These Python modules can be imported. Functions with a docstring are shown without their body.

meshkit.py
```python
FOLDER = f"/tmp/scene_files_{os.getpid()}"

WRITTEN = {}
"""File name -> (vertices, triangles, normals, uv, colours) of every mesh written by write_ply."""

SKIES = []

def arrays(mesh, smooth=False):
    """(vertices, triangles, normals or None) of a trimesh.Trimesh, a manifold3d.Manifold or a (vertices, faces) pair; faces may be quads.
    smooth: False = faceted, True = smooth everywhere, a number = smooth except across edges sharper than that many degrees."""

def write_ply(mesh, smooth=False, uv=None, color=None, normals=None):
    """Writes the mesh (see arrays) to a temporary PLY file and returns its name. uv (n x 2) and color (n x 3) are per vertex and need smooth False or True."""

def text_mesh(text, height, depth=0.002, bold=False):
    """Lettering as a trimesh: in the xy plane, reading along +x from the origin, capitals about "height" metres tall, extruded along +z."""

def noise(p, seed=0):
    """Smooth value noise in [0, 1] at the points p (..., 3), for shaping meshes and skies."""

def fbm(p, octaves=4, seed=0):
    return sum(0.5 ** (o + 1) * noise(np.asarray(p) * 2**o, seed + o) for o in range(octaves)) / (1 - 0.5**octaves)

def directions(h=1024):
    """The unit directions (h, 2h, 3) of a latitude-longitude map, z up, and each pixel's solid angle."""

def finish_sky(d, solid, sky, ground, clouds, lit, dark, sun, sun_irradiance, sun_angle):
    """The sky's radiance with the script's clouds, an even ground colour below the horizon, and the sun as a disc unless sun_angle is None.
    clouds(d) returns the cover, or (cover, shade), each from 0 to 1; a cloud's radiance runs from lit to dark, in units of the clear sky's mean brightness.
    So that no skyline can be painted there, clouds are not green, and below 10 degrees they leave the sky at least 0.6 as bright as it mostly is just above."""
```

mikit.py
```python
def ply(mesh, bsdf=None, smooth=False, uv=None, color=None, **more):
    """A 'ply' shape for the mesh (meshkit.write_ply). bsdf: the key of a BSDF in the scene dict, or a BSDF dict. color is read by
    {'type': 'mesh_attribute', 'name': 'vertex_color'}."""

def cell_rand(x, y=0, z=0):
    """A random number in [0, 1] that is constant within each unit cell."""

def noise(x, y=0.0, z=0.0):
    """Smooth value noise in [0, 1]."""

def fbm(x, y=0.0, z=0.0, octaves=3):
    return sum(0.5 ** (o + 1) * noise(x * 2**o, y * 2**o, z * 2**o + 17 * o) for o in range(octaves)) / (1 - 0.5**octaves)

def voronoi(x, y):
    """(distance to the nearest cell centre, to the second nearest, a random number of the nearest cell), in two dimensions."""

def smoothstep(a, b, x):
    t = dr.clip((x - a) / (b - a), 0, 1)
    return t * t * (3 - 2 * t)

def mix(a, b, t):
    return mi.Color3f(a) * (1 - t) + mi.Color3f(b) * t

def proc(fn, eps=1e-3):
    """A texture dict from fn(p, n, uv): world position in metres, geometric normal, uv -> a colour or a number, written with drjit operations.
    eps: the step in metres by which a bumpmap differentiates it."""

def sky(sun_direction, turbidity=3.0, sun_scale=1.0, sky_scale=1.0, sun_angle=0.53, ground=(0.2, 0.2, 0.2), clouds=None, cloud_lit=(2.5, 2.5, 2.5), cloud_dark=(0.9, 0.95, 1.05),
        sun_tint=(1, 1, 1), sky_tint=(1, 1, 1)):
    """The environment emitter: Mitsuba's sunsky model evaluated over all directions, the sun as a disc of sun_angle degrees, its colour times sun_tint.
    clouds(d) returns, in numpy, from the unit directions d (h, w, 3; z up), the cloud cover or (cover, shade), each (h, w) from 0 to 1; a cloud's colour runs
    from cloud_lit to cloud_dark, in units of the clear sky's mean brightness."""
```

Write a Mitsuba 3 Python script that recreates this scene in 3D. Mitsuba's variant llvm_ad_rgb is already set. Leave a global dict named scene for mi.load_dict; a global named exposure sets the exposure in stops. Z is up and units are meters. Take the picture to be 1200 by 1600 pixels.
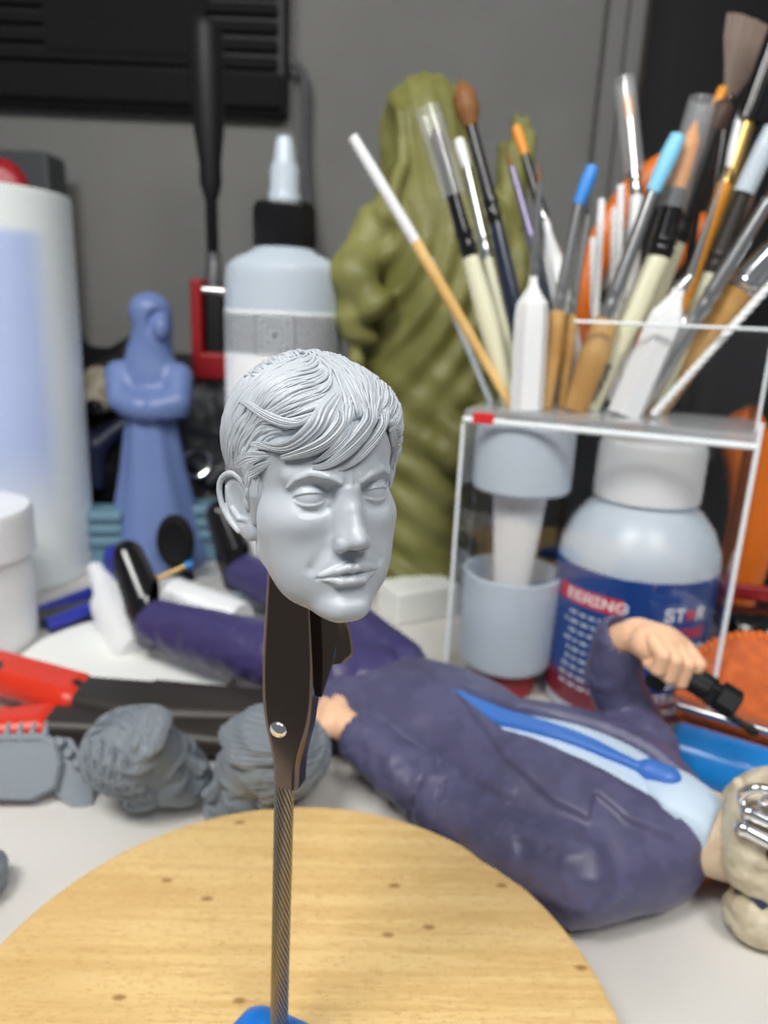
import math, random
import numpy as np, trimesh, manifold3d as m3, drjit as dr, mitsuba as mi
import mikit, meshkit
from mikit import ply, proc

scene, labels = {}, {}
exposure = 0.0
# ---------------------------------------------------------------- camera (millimetres, scaled to metres at the end)
FOCAL, PITCH, ROLL, EYE = 1120.0, math.radians(15.5), math.radians(2.5), np.array([0, 0, 106.0])
fwd = np.array([0, math.cos(PITCH), -math.sin(PITCH)])
up0 = np.array([0, math.sin(PITCH), math.cos(PITCH)])
up = math.cos(ROLL) * up0 - math.sin(ROLL) * np.array([1.0, 0, 0])
T4 = mi.ScalarTransform4f
scene['camera'] = dict(type='thinlens', fov=math.degrees(2 * math.atan(600 / FOCAL)), fov_axis='x', aperture_radius=0.00045, focus_distance=0.0700, near_clip=0.005, far_clip=20.0,
                       to_world=T4().look_at(origin=(EYE / 1000).tolist(), target=((EYE + fwd) / 1000).tolist(), up=up.tolist()))
# ---------------------------------------------------------------- lights and materials (mat is defined below the mesh helpers)
def build_lights():
    scene['room_ambience'] = {'type': 'constant', 'radiance': {'type': 'rgb', 'value': [.17, .178, .19]}}
    mat('lamp_metal', (.5, .5, .52), .4, .5, metallic=.8)
    for nm, pos, aim, (w, d), e, foot, lb in (('desk_lamp', (115, -175, 430), (0, 120, 40), (90, 60), 20, (300, 60), 'white panel lamp on an arm to the right in front of the desk'),
                                              ('desk_lamp', (-140, -70, 400), (-30, 170, 30), (80, 55), 28, (-330, 60), 'white panel lamp on an arm to the left in front of the desk')):
        k = thing(nm, lb, 'lamp'); p = V(*pos); R = frame(p - V(*aim))
        obj('housing', xf(rbox((-w - 4, -d - 4, 0), (w + 4, d + 4, 14), 4), R, p), 'lamp_metal', k)
        q = p + R @ V(0, 0, 12)
        obj('arm', sweep(spline([q, (q + V(foot[0], foot[1], q[2])) / 2 + V(0, 0, 40), V(foot[0], foot[1], 300), V(foot[0], foot[1], 2)], 30), 5, sides=12), 'lamp_metal', k)
        obj('clamp_foot', rbox((foot[0] - 25, foot[1] - 25, 0), (foot[0] + 25, foot[1] + 25, 8), 3), 'lamp_metal', k)
        m = xf(tri([(-w, -d, -.5), (w, -d, -.5), (w, d, -.5), (-w, d, -.5)], [[3, 2, 1, 0]]), R, p)
        key = obj('diffuser', m, 'lamp_metal', k, smooth=False)
        scene[key]['emitter'] = {'type': 'area', 'radiance': {'type': 'rgb', 'value': [e * 1.0, e * .985, e * .95]}}
def rgb(*c): return tuple((x / 12.92 if x <= .04045 else ((x + .055) / 1.055) ** 2.4) for x in (v / 255 for v in c))
def speckle(a, b, scale, lo=.35, hi=.65, octs=3):
    return proc(lambda p, n, uv: mikit.mix(a, b, mikit.smoothstep(lo, hi, mikit.fbm(p.x * scale, p.y * scale, p.z * scale, octs))))
def build_materials():
    mat('white_table', speckle(rgb(199, 196, 191), rgb(206, 203, 198), 30), .35)
    mat('wall_grey', speckle(rgb(118, 118, 116), rgb(124, 124, 122), 12), .7, .3)
    mat('trim_grey', rgb(116, 116, 114), .6, .3)
    mat('black', rgb(24, 24, 26), .5, .3); mat('black_matte', rgb(22, 22, 24), .8, .2); mat('black_gloss', rgb(16, 16, 18), .16)
    mat('dark_grey', rgb(62, 64, 68), .5); mat('dark_brown', rgb(46, 32, 24), .5)
    mat('resin', rgb(170, 176, 183), .36, .5); mat('resin_dark', rgb(122, 130, 138), .5, .4)
    mat('coat', speckle(rgb(74, 73, 102), rgb(82, 81, 112), 300), .42, .45); mat('trousers', rgb(58, 52, 98), .42, .45)
    mat('shirt', rgb(186, 204, 222), .5); mat('tie', rgb(58, 108, 186), .4); mat('skin', rgb(232, 186, 152), .45, .4); mat('neck_skin', rgb(206, 182, 154), .45)
    mat('bone', speckle(rgb(206, 196, 172), rgb(178, 166, 140), 250), .55); mat('chrome', rgb(235, 235, 238), .1, .5, metallic=1.0)
    mat('clip_steel', rgb(112, 98, 88), .13, .5, metallic=1.0); mat('steel', rgb(205, 205, 205), .22, .5, metallic=1.0); mat('dark_steel', rgb(50, 46, 43), .42, .4, metallic=.15)
    mat('brass', rgb(205, 170, 105), .25, .5, metallic=1.0)
    mat('cable_steel', rgb(150, 146, 138), .22, .5, metallic=1.0)
    mat('putty', speckle(rgb(10, 98, 190), rgb(22, 122, 212), 250), .45)
    mat('olive', speckle(rgb(108, 108, 55), rgb(130, 129, 76), 60), .5, .4); mat('blue_plastic', rgb(104, 124, 172), .38)
    mat('white_plastic', rgb(222, 224, 226), .3); mat('milky', rgb(186, 197, 208), .32); mat('milky_blue', rgb(186, 198, 210), .25)
    mat('red', rgb(196, 42, 28), .35); mat('deep_red', rgb(150, 24, 30), .4); mat('orange', rgb(224, 112, 24), .42); mat('orange_leather', speckle(rgb(206, 98, 32), rgb(188, 84, 24), 400), .6)
    mat('sky_blue', rgb(30, 126, 204), .22); mat('royal_blue', rgb(40, 48, 150), .35); mat('teal', rgb(98, 132, 148), .5); mat('navy', rgb(38, 44, 72), .4)
    mat('paper', rgb(226, 228, 224), .6, .3); mat('cream', rgb(212, 211, 184), .32); mat('label_white', rgb(236, 238, 240), .4)
    mat('hair_brown', rgb(126, 82, 40), .6); mat('hair_dark', rgb(66, 46, 38), .6); mat('hair_grey', rgb(120, 104, 94), .7); mat('amber', rgb(222, 146, 44), .45); mat('pale_blue', rgb(130, 200, 232), .45); mat('vivid_blue', rgb(56, 136, 216), .45)
    mat('navy_lacquer', rgb(30, 38, 58), .2); mat('violet_grey', rgb(120, 112, 140), .3, .5, metallic=.6); mat('red_ink', rgb(206, 40, 44), .4)
    mat('frosted', rgb(226, 232, 236), .2)
    scene['acrylic'] = {'type': 'thindielectric', 'int_ior': 1.49}
    scene['clear_plastic'] = {'type': 'blendbsdf', 'weight': .16, 'a': {'type': 'thindielectric', 'int_ior': 1.49}, 'b': {'type': 'twosided', 'x': {'type': 'roughplastic', 'diffuse_reflectance': {'type': 'rgb', 'value': [.8, .82, .85]}, 'alpha': .1}}}
    def wood(p, n, uv):
        x, y = p.x * 1000, p.y * 1000
        x, y = x + y * .05, y - x * .03
        g = mikit.fbm(x * .03, y * .8, 3.0, 4); h = mikit.fbm(x * .25, y * 5.0, 9.0, 3); b = mikit.fbm(x * .02, y * .06, 5.0, 3)
        c = mikit.mix(rgb(222, 190, 132), rgb(208, 173, 114), mikit.smoothstep(.3, .75, g))
        c = mikit.mix(c, rgb(230, 200, 146), mikit.smoothstep(.55, .8, h) * .6)
        c = mikit.mix(c, rgb(200, 163, 106), mikit.smoothstep(.5, .75, b) * .5)
        c = mikit.mix(c, rgb(190, 150, 92), mikit.smoothstep(.56, .78, mikit.fbm(x * .9, y * 4.5, 2.0, 3)) * .55)
        d, _, w = mikit.voronoi(x * .07, y * .13)
        fl = (1 - mikit.smoothstep(.03, .10, d)) * mikit.smoothstep(.62, .66, w)
        return mikit.mix(c, rgb(136, 92, 44), fl * .75)
    mat('birch', proc(wood), .55, .35)
    mat('wood_stick', speckle(rgb(226, 188, 122), rgb(208, 166, 98), 90), .5); mat('wood_tan', speckle(rgb(190, 150, 92), rgb(172, 130, 74), 120), .4)
    def pattern(p, n, uv):  # printed line pattern of the dropper bottle: chevrons and nested squares round the label
        a = dr.atan2(p.x + .038, -(p.y - .260)) * 20.4; z = (p.z - .0975) * 1000
        t = a / 13.0 + 100.5; cell = dr.floor(t); u = (t - cell - .5) * 13.0; alt = cell - 2 * dr.floor(cell / 2)
        chev = dr.abs(u) * .95 + z; sq = dr.maximum(dr.abs(u), dr.abs(z) * 1.0)
        s = dr.select(alt > .5, chev, sq) / 1.75
        line = mikit.smoothstep(.28, .42, dr.abs(s - dr.floor(s) - .5))
        return mikit.mix(rgb(236, 239, 242), rgb(96, 102, 110), (1 - line) * mikit.smoothstep(6.6, 6.2, dr.abs(z)))
    mat('pattern_label', proc(pattern), .35)
    def tinted(p, n, uv):  # translucent tub: what it holds tints the wall
        z = p.z * 1000; x = p.x * 1000
        lo = mikit.smoothstep(129, 124, z + 3 * (mikit.noise(x * .05, z * .02) - .5)) * mikit.smoothstep(20, 60, z)
        c = mikit.mix(rgb(224, 230, 230), rgb(178, 192, 230), lo * mikit.smoothstep(-118.5, -124, x))
        return mikit.mix(c, rgb(248, 160, 170), mikit.smoothstep(12, 4, dr.abs(z - 58)) * mikit.smoothstep(-136, -142, x) * .8)
    mat('tub', proc(tinted), .35)
    def label_blue(p, n, uv):
        z = p.z * 1000
        return mikit.mix(rgb(122, 36, 52), rgb(24, 62, 130), mikit.smoothstep(9, 15, z))
    mat('glue_label', proc(label_blue), .3)
    def red_paint(p, n, uv):
        s = mikit.fbm(p.x * 160, p.y * 160, p.z * 160, 3)
        return mikit.mix(rgb(206, 48, 24), rgb(38, 24, 22), mikit.smoothstep(.60, .66, s))
    mat('chipped_red', proc(red_paint), .35)
# ---------------------------------------------------------------- mesh helpers (all in millimetres)
def tri(v, f):
    f = np.asarray(f)
    if f.shape[1] == 4: f = np.vstack([f[:, [0, 1, 2]], f[:, [0, 2, 3]]])
    return trimesh.Trimesh(np.asarray(v, float), f, process=False)
def cat(ms): return trimesh.util.concatenate([m for m in ms])
def V(*a): return np.array(a, float)
def unit(v): v = np.asarray(v, float); return v / (np.linalg.norm(v) + 1e-12)
def frame(z, xh=(1, 0, 0)):
    """rotation whose third column is z"""
    z = unit(z); xh = np.asarray(xh, float)
    if abs(z @ unit(xh)) > .95: xh = V(0, 1, 0)
    x = unit(xh - z * (xh @ z)); return np.stack([x, np.cross(z, x), z], 1)
def rotz(d): a = math.radians(d); return np.array([[math.cos(a), -math.sin(a), 0], [math.sin(a), math.cos(a), 0], [0, 0, 1]])
def rotx(d): a = math.radians(d); return np.array([[1, 0, 0], [0, math.cos(a), -math.sin(a)], [0, math.sin(a), math.cos(a)]])
def roty(d): a = math.radians(d); return np.array([[math.cos(a), 0, math.sin(a)], [0, 1, 0], [-math.sin(a), 0, math.cos(a)]])
def xf(m, R=None, t=(0, 0, 0), s=1.0):
    v = np.asarray(m.vertices) * s
    if R is not None: v = v @ np.asarray(R).T
    return trimesh.Trimesh(v + np.asarray(t, float), m.faces, process=False)
def lathe(prof, n=40, rib=None):
    """profile [(r, z)...] spun round z; rib=(count, depth, z0, z1) flutes it"""
    p = np.asarray(prof, float); a = np.arange(n) * 2 * np.pi / n
    R = np.repeat(p[:, :1], n, 1)
    if rib:
        c, dp, z0, z1 = rib
        on = ((p[:, 1] >= z0) & (p[:, 1] <= z1) & (p[:, 0] > 1e-6))[:, None]
        R = R - on * dp * (0.5 - 0.5 * np.cos(c * a))[None]
    v = np.stack([R * np.cos(a), R * np.sin(a), np.repeat(p[:, 1:], n, 1)], -1).reshape(-1, 3)
    i, j = np.meshgrid(np.arange(len(p) - 1), np.arange(n), indexing='ij')
    q = np.stack([i * n + j, i * n + (j + 1) % n, (i + 1) * n + (j + 1) % n, (i + 1) * n + j], -1).reshape(-1, 4)
    return tri(v, q)
def spline(pts, n):
    from scipy.interpolate import CubicSpline
    p = np.asarray(pts, float)
    if len(p) == 2: return p[0] + (p[1] - p[0]) * np.linspace(0, 1, n)[:, None]
    d = np.r_[0, np.cumsum(np.linalg.norm(np.diff(p[:, :3], axis=0), axis=1) + 1e-9)]
    return CubicSpline(d, p)(np.linspace(0, d[-1], n))
def sweep(path, rx, ry=None, sides=12, nrm=None, prof=None, cap=True):
    """tube along path; radii per point; nrm = surface normals that the short axis ry follows; prof(theta) -> radial factor"""
    p = np.asarray(path, float); n = len(p)
    t = np.gradient(p, axis=0); t /= np.linalg.norm(t, axis=1, keepdims=True) + 1e-12
    rx = np.broadcast_to(np.asarray(rx, float), (n,)); ry = rx if ry is None else np.broadcast_to(np.asarray(ry, float), (n,))
    if nrm is None:
        a = np.zeros_like(p); x = frame(t[0])[:, 0]
        for k in range(n):
            x = unit(x - t[k] * (x @ t[k])); a[k] = x
        b = np.cross(t, a)
    else:
        b = np.broadcast_to(np.asarray(nrm, float), p.shape).copy(); b -= t * (b * t).sum(1, keepdims=True); b /= np.linalg.norm(b, axis=1, keepdims=True) + 1e-12
        a = np.cross(b, t)
    th = np.arange(sides) * 2 * np.pi / sides
    pf = np.ones(sides) if prof is None else prof(th)
    v = p[:, None] + (rx[:, None] * (np.cos(th) * pf)[None])[..., None] * a[:, None] + (ry[:, None] * (np.sin(th) * pf)[None])[..., None] * b[:, None]
    i, j = np.meshgrid(np.arange(n - 1), np.arange(sides), indexing='ij')
    q = np.stack([i * sides + j, i * sides + (j + 1) % sides, (i + 1) * sides + (j + 1) % sides, (i + 1) * sides + j], -1).reshape(-1, 4)
    vv = np.vstack([v.reshape(-1, 3), p[:1], p[-1:]]); f = np.vstack([q[:, [0, 1, 2]], q[:, [0, 2, 3]]])
    if cap:
        j = np.arange(sides); k = n * sides
        f = np.vstack([f, np.stack([j * 0 + k, (j + 1) % sides, j], 1), np.stack([j * 0 + k + 1, (n - 1) * sides + j, (n - 1) * sides + (j + 1) % sides], 1)])
    return tri(vv, f)
def rod(a, b, r0, r1=None, sides=14, n=2):
    a, b = V(*a), V(*b); r1 = r0 if r1 is None else r1
    s = np.linspace(0, 1, n); return sweep(a + (b - a) * s[:, None], r0 + (r1 - r0) * s, sides=sides)
def rbox(lo, hi, r=0.6, seg=8):
    """box with rounded edges"""
    lo, hi = V(*lo), V(*hi); r = min(r, .49 * (hi - lo).min())
    s = m3.Manifold.sphere(r, seg)
    return mani([s.translate([x, y, z]) for x in (lo[0] + r, hi[0] - r) for y in (lo[1] + r, hi[1] - r) for z in (lo[2] + r, hi[2] - r)])
def mani(parts, hull=True):
    h = m3.Manifold.batch_hull(parts) if hull else m3.Manifold.batch_boolean(parts, m3.OpType.Add)
    m = h.to_mesh(); return trimesh.Trimesh(m.vert_properties[:, :3], m.tri_verts, process=False)
def extrude(pts, h, bev=0.4):
    """closed outline in xy raised along z from 0 to h with a small bevel"""
    from shapely.geometry import Polygon
    P = pts if hasattr(pts, 'exterior') else Polygon(pts)
    cs = lambda g: m3.CrossSection([np.asarray(r.coords)[:-1] for r in [g.exterior, *g.interiors]], m3.FillRule.EvenOdd)
    g = P.buffer(-bev)
    if not hasattr(g, 'exterior') or g.is_empty: bev = 0
    if bev == 0: return mani([m3.Manifold.extrude(cs(P), h)], False)
    mid = m3.Manifold.extrude(cs(P), h - 2 * bev).translate([0, 0, bev]); al = m3.Manifold.extrude(cs(g), h)
    return mani([mid, al], False)

# ---------------------------------------------------------------- signed distance sculpting
def ell(c, r, R=None):
    c, r = V(*c), V(*r)
    def f(p):
        q = p - c
        if R is not None: q = q @ R
        k0 = np.sqrt((q / r) ** 2 @ np.ones(3)); k1 = np.sqrt((q / (r * r)) ** 2 @ np.ones(3)) + 1e-9
        return k0 * (k0 - 1) / k1
    return f
def sph(c, r):
    c = V(*c); return lambda p: np.sqrt(((p - c) ** 2).sum(1)) - r
def cap(a, b, r0, r1=None):
    a, b = V(*a), V(*b); r1 = r0 if r1 is None else r1; d = b - a; L = d @ d + 1e-12
    def f(p):
        t = np.clip((p - a) @ d / L, 0, 1); return np.sqrt(((p - a - t[:, None] * d) ** 2).sum(1)) - (r0 + (r1 - r0) * t)
    return f
def chain(pts, rs, k=0.0):
    fs = [cap(pts[i], pts[i + 1], rs[i], rs[i + 1]) for i in range(len(pts) - 1)]
    return U(k, *fs)
def bx(c, h, r=0.0, R=None):
    c, h = V(*c), V(*h)
    def f(p):
        q = p - c
        if R is not None: q = q @ R
        q = np.abs(q) - h + r
        return np.sqrt((np.maximum(q, 0) ** 2).sum(1)) + np.minimum(q.max(1), 0) - r
    return f
def smin(a, b, k):
    if k <= 0: return np.minimum(a, b)
    h = np.maximum(k - np.abs(a - b), 0) / k; return np.minimum(a, b) - h * h * k * .25
def U(k, *fs):
    def f(p):
        d = fs[0](p)
        for g in fs[1:]: d = smin(d, g(p), k)
        return d
    return f
def sub(a, b, k): return lambda p: -smin(-a(p), b(p), k)
def inter(a, b, k): return lambda p: -smin(-a(p), -b(p), k)
def sdf_mesh(f, lo, hi, res, polish=1):
    """surface nets over a box, evaluated finely only near the surface; mm"""
    lo, hi = V(*lo), V(*hi); n = np.ceil((hi - lo) / res).astype(int) + 1
    c = 4; nc = -(-n // c) + 1
    gc = np.stack(np.meshgrid(*[lo[k] + np.arange(nc[k]) * res * c for k in range(3)], indexing='ij'), -1)
    dc = f(gc.reshape(-1, 3)).reshape(nc)
    from scipy.ndimage import zoom, map_coordinates
    idx = [np.arange(n[k]) / c for k in range(3)]
    D = dc.astype(np.float32)
    for k in range(3):
        i0 = np.minimum(idx[k].astype(int), nc[k] - 2); t = (idx[k] - i0).astype(np.float32); sh = [1, 1, 1]; sh[k] = -1
        D = np.take(D, i0, k) * (1 - t.reshape(sh)) + np.take(D, i0 + 1, k) * t.reshape(sh)
    near = np.abs(D) < res * c * 1.3
    ii = np.argwhere(near); out = np.empty(len(ii), np.float32)
    for s in range(0, len(ii), 400000): out[s:s + 400000] = f(lo + ii[s:s + 400000] * res)
    D[near] = out
    S = D < 0
    cells = np.zeros(np.array(S.shape) - 1, int)
    for a, b, e in np.ndindex(2, 2, 2): cells += S[a:S.shape[0] - 1 + a, b:S.shape[1] - 1 + b, e:S.shape[2] - 1 + e]
    act = (cells > 0) & (cells < 8); ci = np.argwhere(act); num = np.full(act.shape, -1); num[act] = np.arange(len(ci))
    acc = np.zeros((len(ci), 3)); cnt = np.zeros(len(ci))
    cr = [(a, b, e) for a, b, e in np.ndindex(2, 2, 2)]
    for p in cr:
        for k in range(3):
            if p[k]: continue
            q = list(p); q[k] = 1
            d0 = D[tuple((ci + p).T)]; d1 = D[tuple((ci + q).T)]; x = (d0 < 0) != (d1 < 0)
            t = np.where(x, d0 / np.where(x, d0 - d1, 1), 0); pos = np.repeat(np.array(p, float)[None], len(ci), 0); pos[:, k] += t
            acc += pos * x[:, None]; cnt += x
    v = lo + (ci + acc / cnt[:, None]) * res
    F = []
    for k in range(3):
        o = [j for j in range(3) if j != k]
        a = [slice(None)] * 3; b = [slice(None)] * 3; a[k] = slice(0, -1); b[k] = slice(1, None)
        e0, e1 = S[tuple(a)], S[tuple(b)]; e = np.argwhere(e0 != e1)
        e = e[(e[:, o[0]] > 0) & (e[:, o[1]] > 0) & (e[:, o[0]] < act.shape[o[0]]) & (e[:, o[1]] < act.shape[o[1]])]
        g = []
        for d0, d1 in ((1, 1), (0, 1), (0, 0), (1, 0)):
            q = e.copy(); q[:, o[0]] -= d0; q[:, o[1]] -= d1; g.append(num[tuple(q.T)])
        q = np.stack(g, 1); flip = e0[tuple(e.T)] ^ (k == 1)
        F.append(np.where(flip[:, None], q, q[:, ::-1]))
    m = tri(v, np.vstack(F))
    for _ in range(polish):
        v = np.array(m.vertices); h = res * .3; d = f(v)
        g = np.stack([f(v + h * np.eye(3)[k]) - f(v - h * np.eye(3)[k]) for k in range(3)], 1) / (2 * h)
        v -= np.clip(d / np.maximum((g ** 2).sum(1), .05), -res * .5, res * .5)[:, None] * g
        m = tri(v, m.faces)
    return m
_n = {}
def obj(name, mesh, mat, parent=None, smooth=35, label=None, cat=None, group=None, kind=None, **kw):
    """one entry of the scene; name gets _001 ... when taken"""
    base = f'{parent}__{name}' if parent else name
    key = number(base)
    m = trimesh.Trimesh(np.asarray(mesh.vertices) * .001, mesh.faces, process=False)
    scene[key] = ply(m, mat, smooth=smooth, **kw)
    tag(key, label, cat, group, kind); return key
def number(base):
    k = _n.get(base, 0); _n[base] = k + 1
    return base if k == 0 else f'{base}_{k:03d}'
def tag(key, label=None, cat=None, group=None, kind=None):
    d = {a: b for a, b in dict(label=label, category=cat, group=group, kind=kind).items() if b}
    if d: labels[key] = {**labels.get(key, {}), **d}
def thing(name, label, cat, group=None):
    key = number(name); tag(key, label, cat, group); return key
def mat(key, color, rough=.5, spec=.5, **kw):
    c = color if isinstance(color, dict) else {'type': 'rgb', 'value': [float(x) for x in color]}
    scene[key] = {'type': 'twosided', 'b': dict(type='principled', base_color=c, roughness=rough, specular=spec, **kw)}
    return key
# ---------------------------------------------------------------- the resin head (sculpted at life size, then scaled)
def both(make): return [make(1), make(-1)]
def face_sdf():
    f = ell((0, -8, 40), (70, 92, 70))
    f = U(22, f, ell((0, 22, 36), (60, 66, 54)), ell((0, 26, -20), (59, 59, 60)))
    f = U(16, f, *both(lambda s: cap((s * 43, 14, -58), (s * 15, 70, -96), 17, 15)), ell((0, 40, -78), (34, 44, 26)))
    f = U(16, f, ell((0, 52, -64), (42, 40, 32)))
    f = U(12, f, ell((0, 81, -99), (16, 14, 13)), *both(lambda s: ell((s * 9, 82, -101), (9, 11, 9))))
    f = U(22, f, *both(lambda s: ell((s * 36, 55, -24), (21, 25, 17))))
    f = U(20, f, *both(lambda s: ell((s * 33, 46, -58), (21, 27, 30))))
    f = U(20, f, *both(lambda s: cap((s * 41, 40, -30), (s * 27, 52, -78), 19, 17)))
    f = U(12, f, *both(lambda s: chain([(s * 8, 87, 14), (s * 25, 82, 19), (s * 43, 67, 16)], [6, 6.5, 5])))
    f = sub(f, U(0, *both(lambda s: ell((s * 29, 96, 0), (19, 18, 10.5)))), 13)          # eye sockets
    f = sub(f, U(0, *both(lambda s: ell((s * 14, 94, 1), (4.5, 9, 10)))), 8)
    nose = U(6, chain([(0, 86, 7), (0, 93.5, -12), (0, 101.5, -29)], [6, 6.2, 7], 3), ell((0, 103.2, -36), (8.8, 10.5, 8)))
    flank = U(4, *both(lambda s: chain([(s * 5.5, 86, 2), (s * 6.5, 88, -12), (s * 7.5, 91, -28)], [4.4, 5.4, 6.2])))
    f = U(9, f, U(9, nose, flank))
    f = U(8, f, *both(lambda s: ell((s * 10.5, 93.5, -40.5), (6, 10, 7.2))))
    f = sub(f, U(0, *both(lambda s: chain([(s * 13.5, 101, -32.5), (s * 18, 93, -34.5), (s * 19, 88, -43)], [.4, .6, .4]))), 4)
    f = sub(f, U(0, *both(lambda s: ell((s * 6.3, 99, -48.5), (4.5, 6.4, 4.8)))), 2.5)
    # eyes: ball and two lids, each a shell cut by a plane through the ball's centre
    for s in (1, -1):
        c = V(s * 29.5, 70, -2); ball = sph(c, 13.0)
        def lid(r, a, sg, c=c, s=s):
            a = math.radians(a); n = V(-s * .08 * sg, -math.sin(a), math.cos(a)); n /= np.linalg.norm(n)
            return inter(sph(c, r), lambda p: -sg * ((p - c) @ n), .8)
        f = U(1.2, f, ball)
        f = U(1.3, f, lid(14.9, 23, 1), lid(14.4, -17, -1))
        f = sub(f, chain([c + V(-s * 13, 9.5, 6), c + V(-s * 4, 14, 9.2), c + V(s * 8, 11.8, 9.4), c + V(s * 15, 5, 6)], [.6, .9, .9, .6]), 2.0)
        f = sub(f, chain([c + V(-s * 13, 11, -8), c + V(-s * 3, 15, -12), c + V(s * 10, 11, -11)], [.4, .6, .4]), 5)
    # brows: a raised hair ridge, low and drawn in at the nose
    f = U(3, f, *both(lambda s: chain([(s * 10, 92.4, 12.5), (s * 20, 90.8, 17.5), (s * 33, 84.6, 20.5), (s * 43, 76.3, 15.5), (s * 49, 68.5, 7)], [1.8, 2.6, 2.5, 1.9, .7])))
    f = sub(f, U(0, *both(lambda s: cap((s * 4, 95, 12), (s * 5, 95, 24), .8))), 6)
    # mouth
    f = U(3.5, f, *both(lambda s: chain([(0, 95, -62), (s * 4, 96, -61), (s * 14, 93, -63.5), (s * 26, 84.5, -68.5)], [3.4, 3.8, 3.4, 1.8], 1)))
    f = U(3.5, f, chain([(-22, 86, -70.8), (-10, 92.6, -74), (0, 93.6, -74), (10, 92.6, -74), (22, 86, -70.8)], [2.2, 4.6, 4.8, 4.6, 2.2], 2))
    f = sub(f, chain([(-29, 83.5, -71), (-15, 94.5, -68.4), (0, 99.4, -67), (15, 94.5, -68.4), (29, 83.5, -71)], [1, .9, .8, .9, 1]), 1.8)
    f = sub(f, cap((0, 101, -51), (0, 101.5, -57), 1.6), 4)
    f = sub(f, ell((0, 99, -85), (18, 8, 4)), 9)
    f = sub(f, U(0, *both(lambda s: chain([(s * 19, 92, -41), (s * 27, 88, -51), (s * 33, 82.5, -62)], [.2, .5, .2]))), 10)
    # ears
    for s in (1, -1):
        R = rotz(s * 27) @ rotx(17); c = V(s * 70, -1, -16)
        e = U(4, ell(c, (5.5, 17, 30), R), ell(c + R @ V(0, 4, -24), (5, 10, 12), R))
        Q = lambda *a: c + R @ V(*a)
        rim = chain(spline([Q(s * 2, 15, 2), Q(s * 4, 15, 18), Q(s * 5, 4, 29), Q(s * 6, -10, 26), Q(s * 6, -17, 10), Q(s * 5, -14, -10), Q(s * 4, -6, -24)], 19), np.interp(np.linspace(0, 6, 19), range(7), [2.0, 2.6, 2.8, 2.8, 2.6, 2.6, 2.4]))
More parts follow.
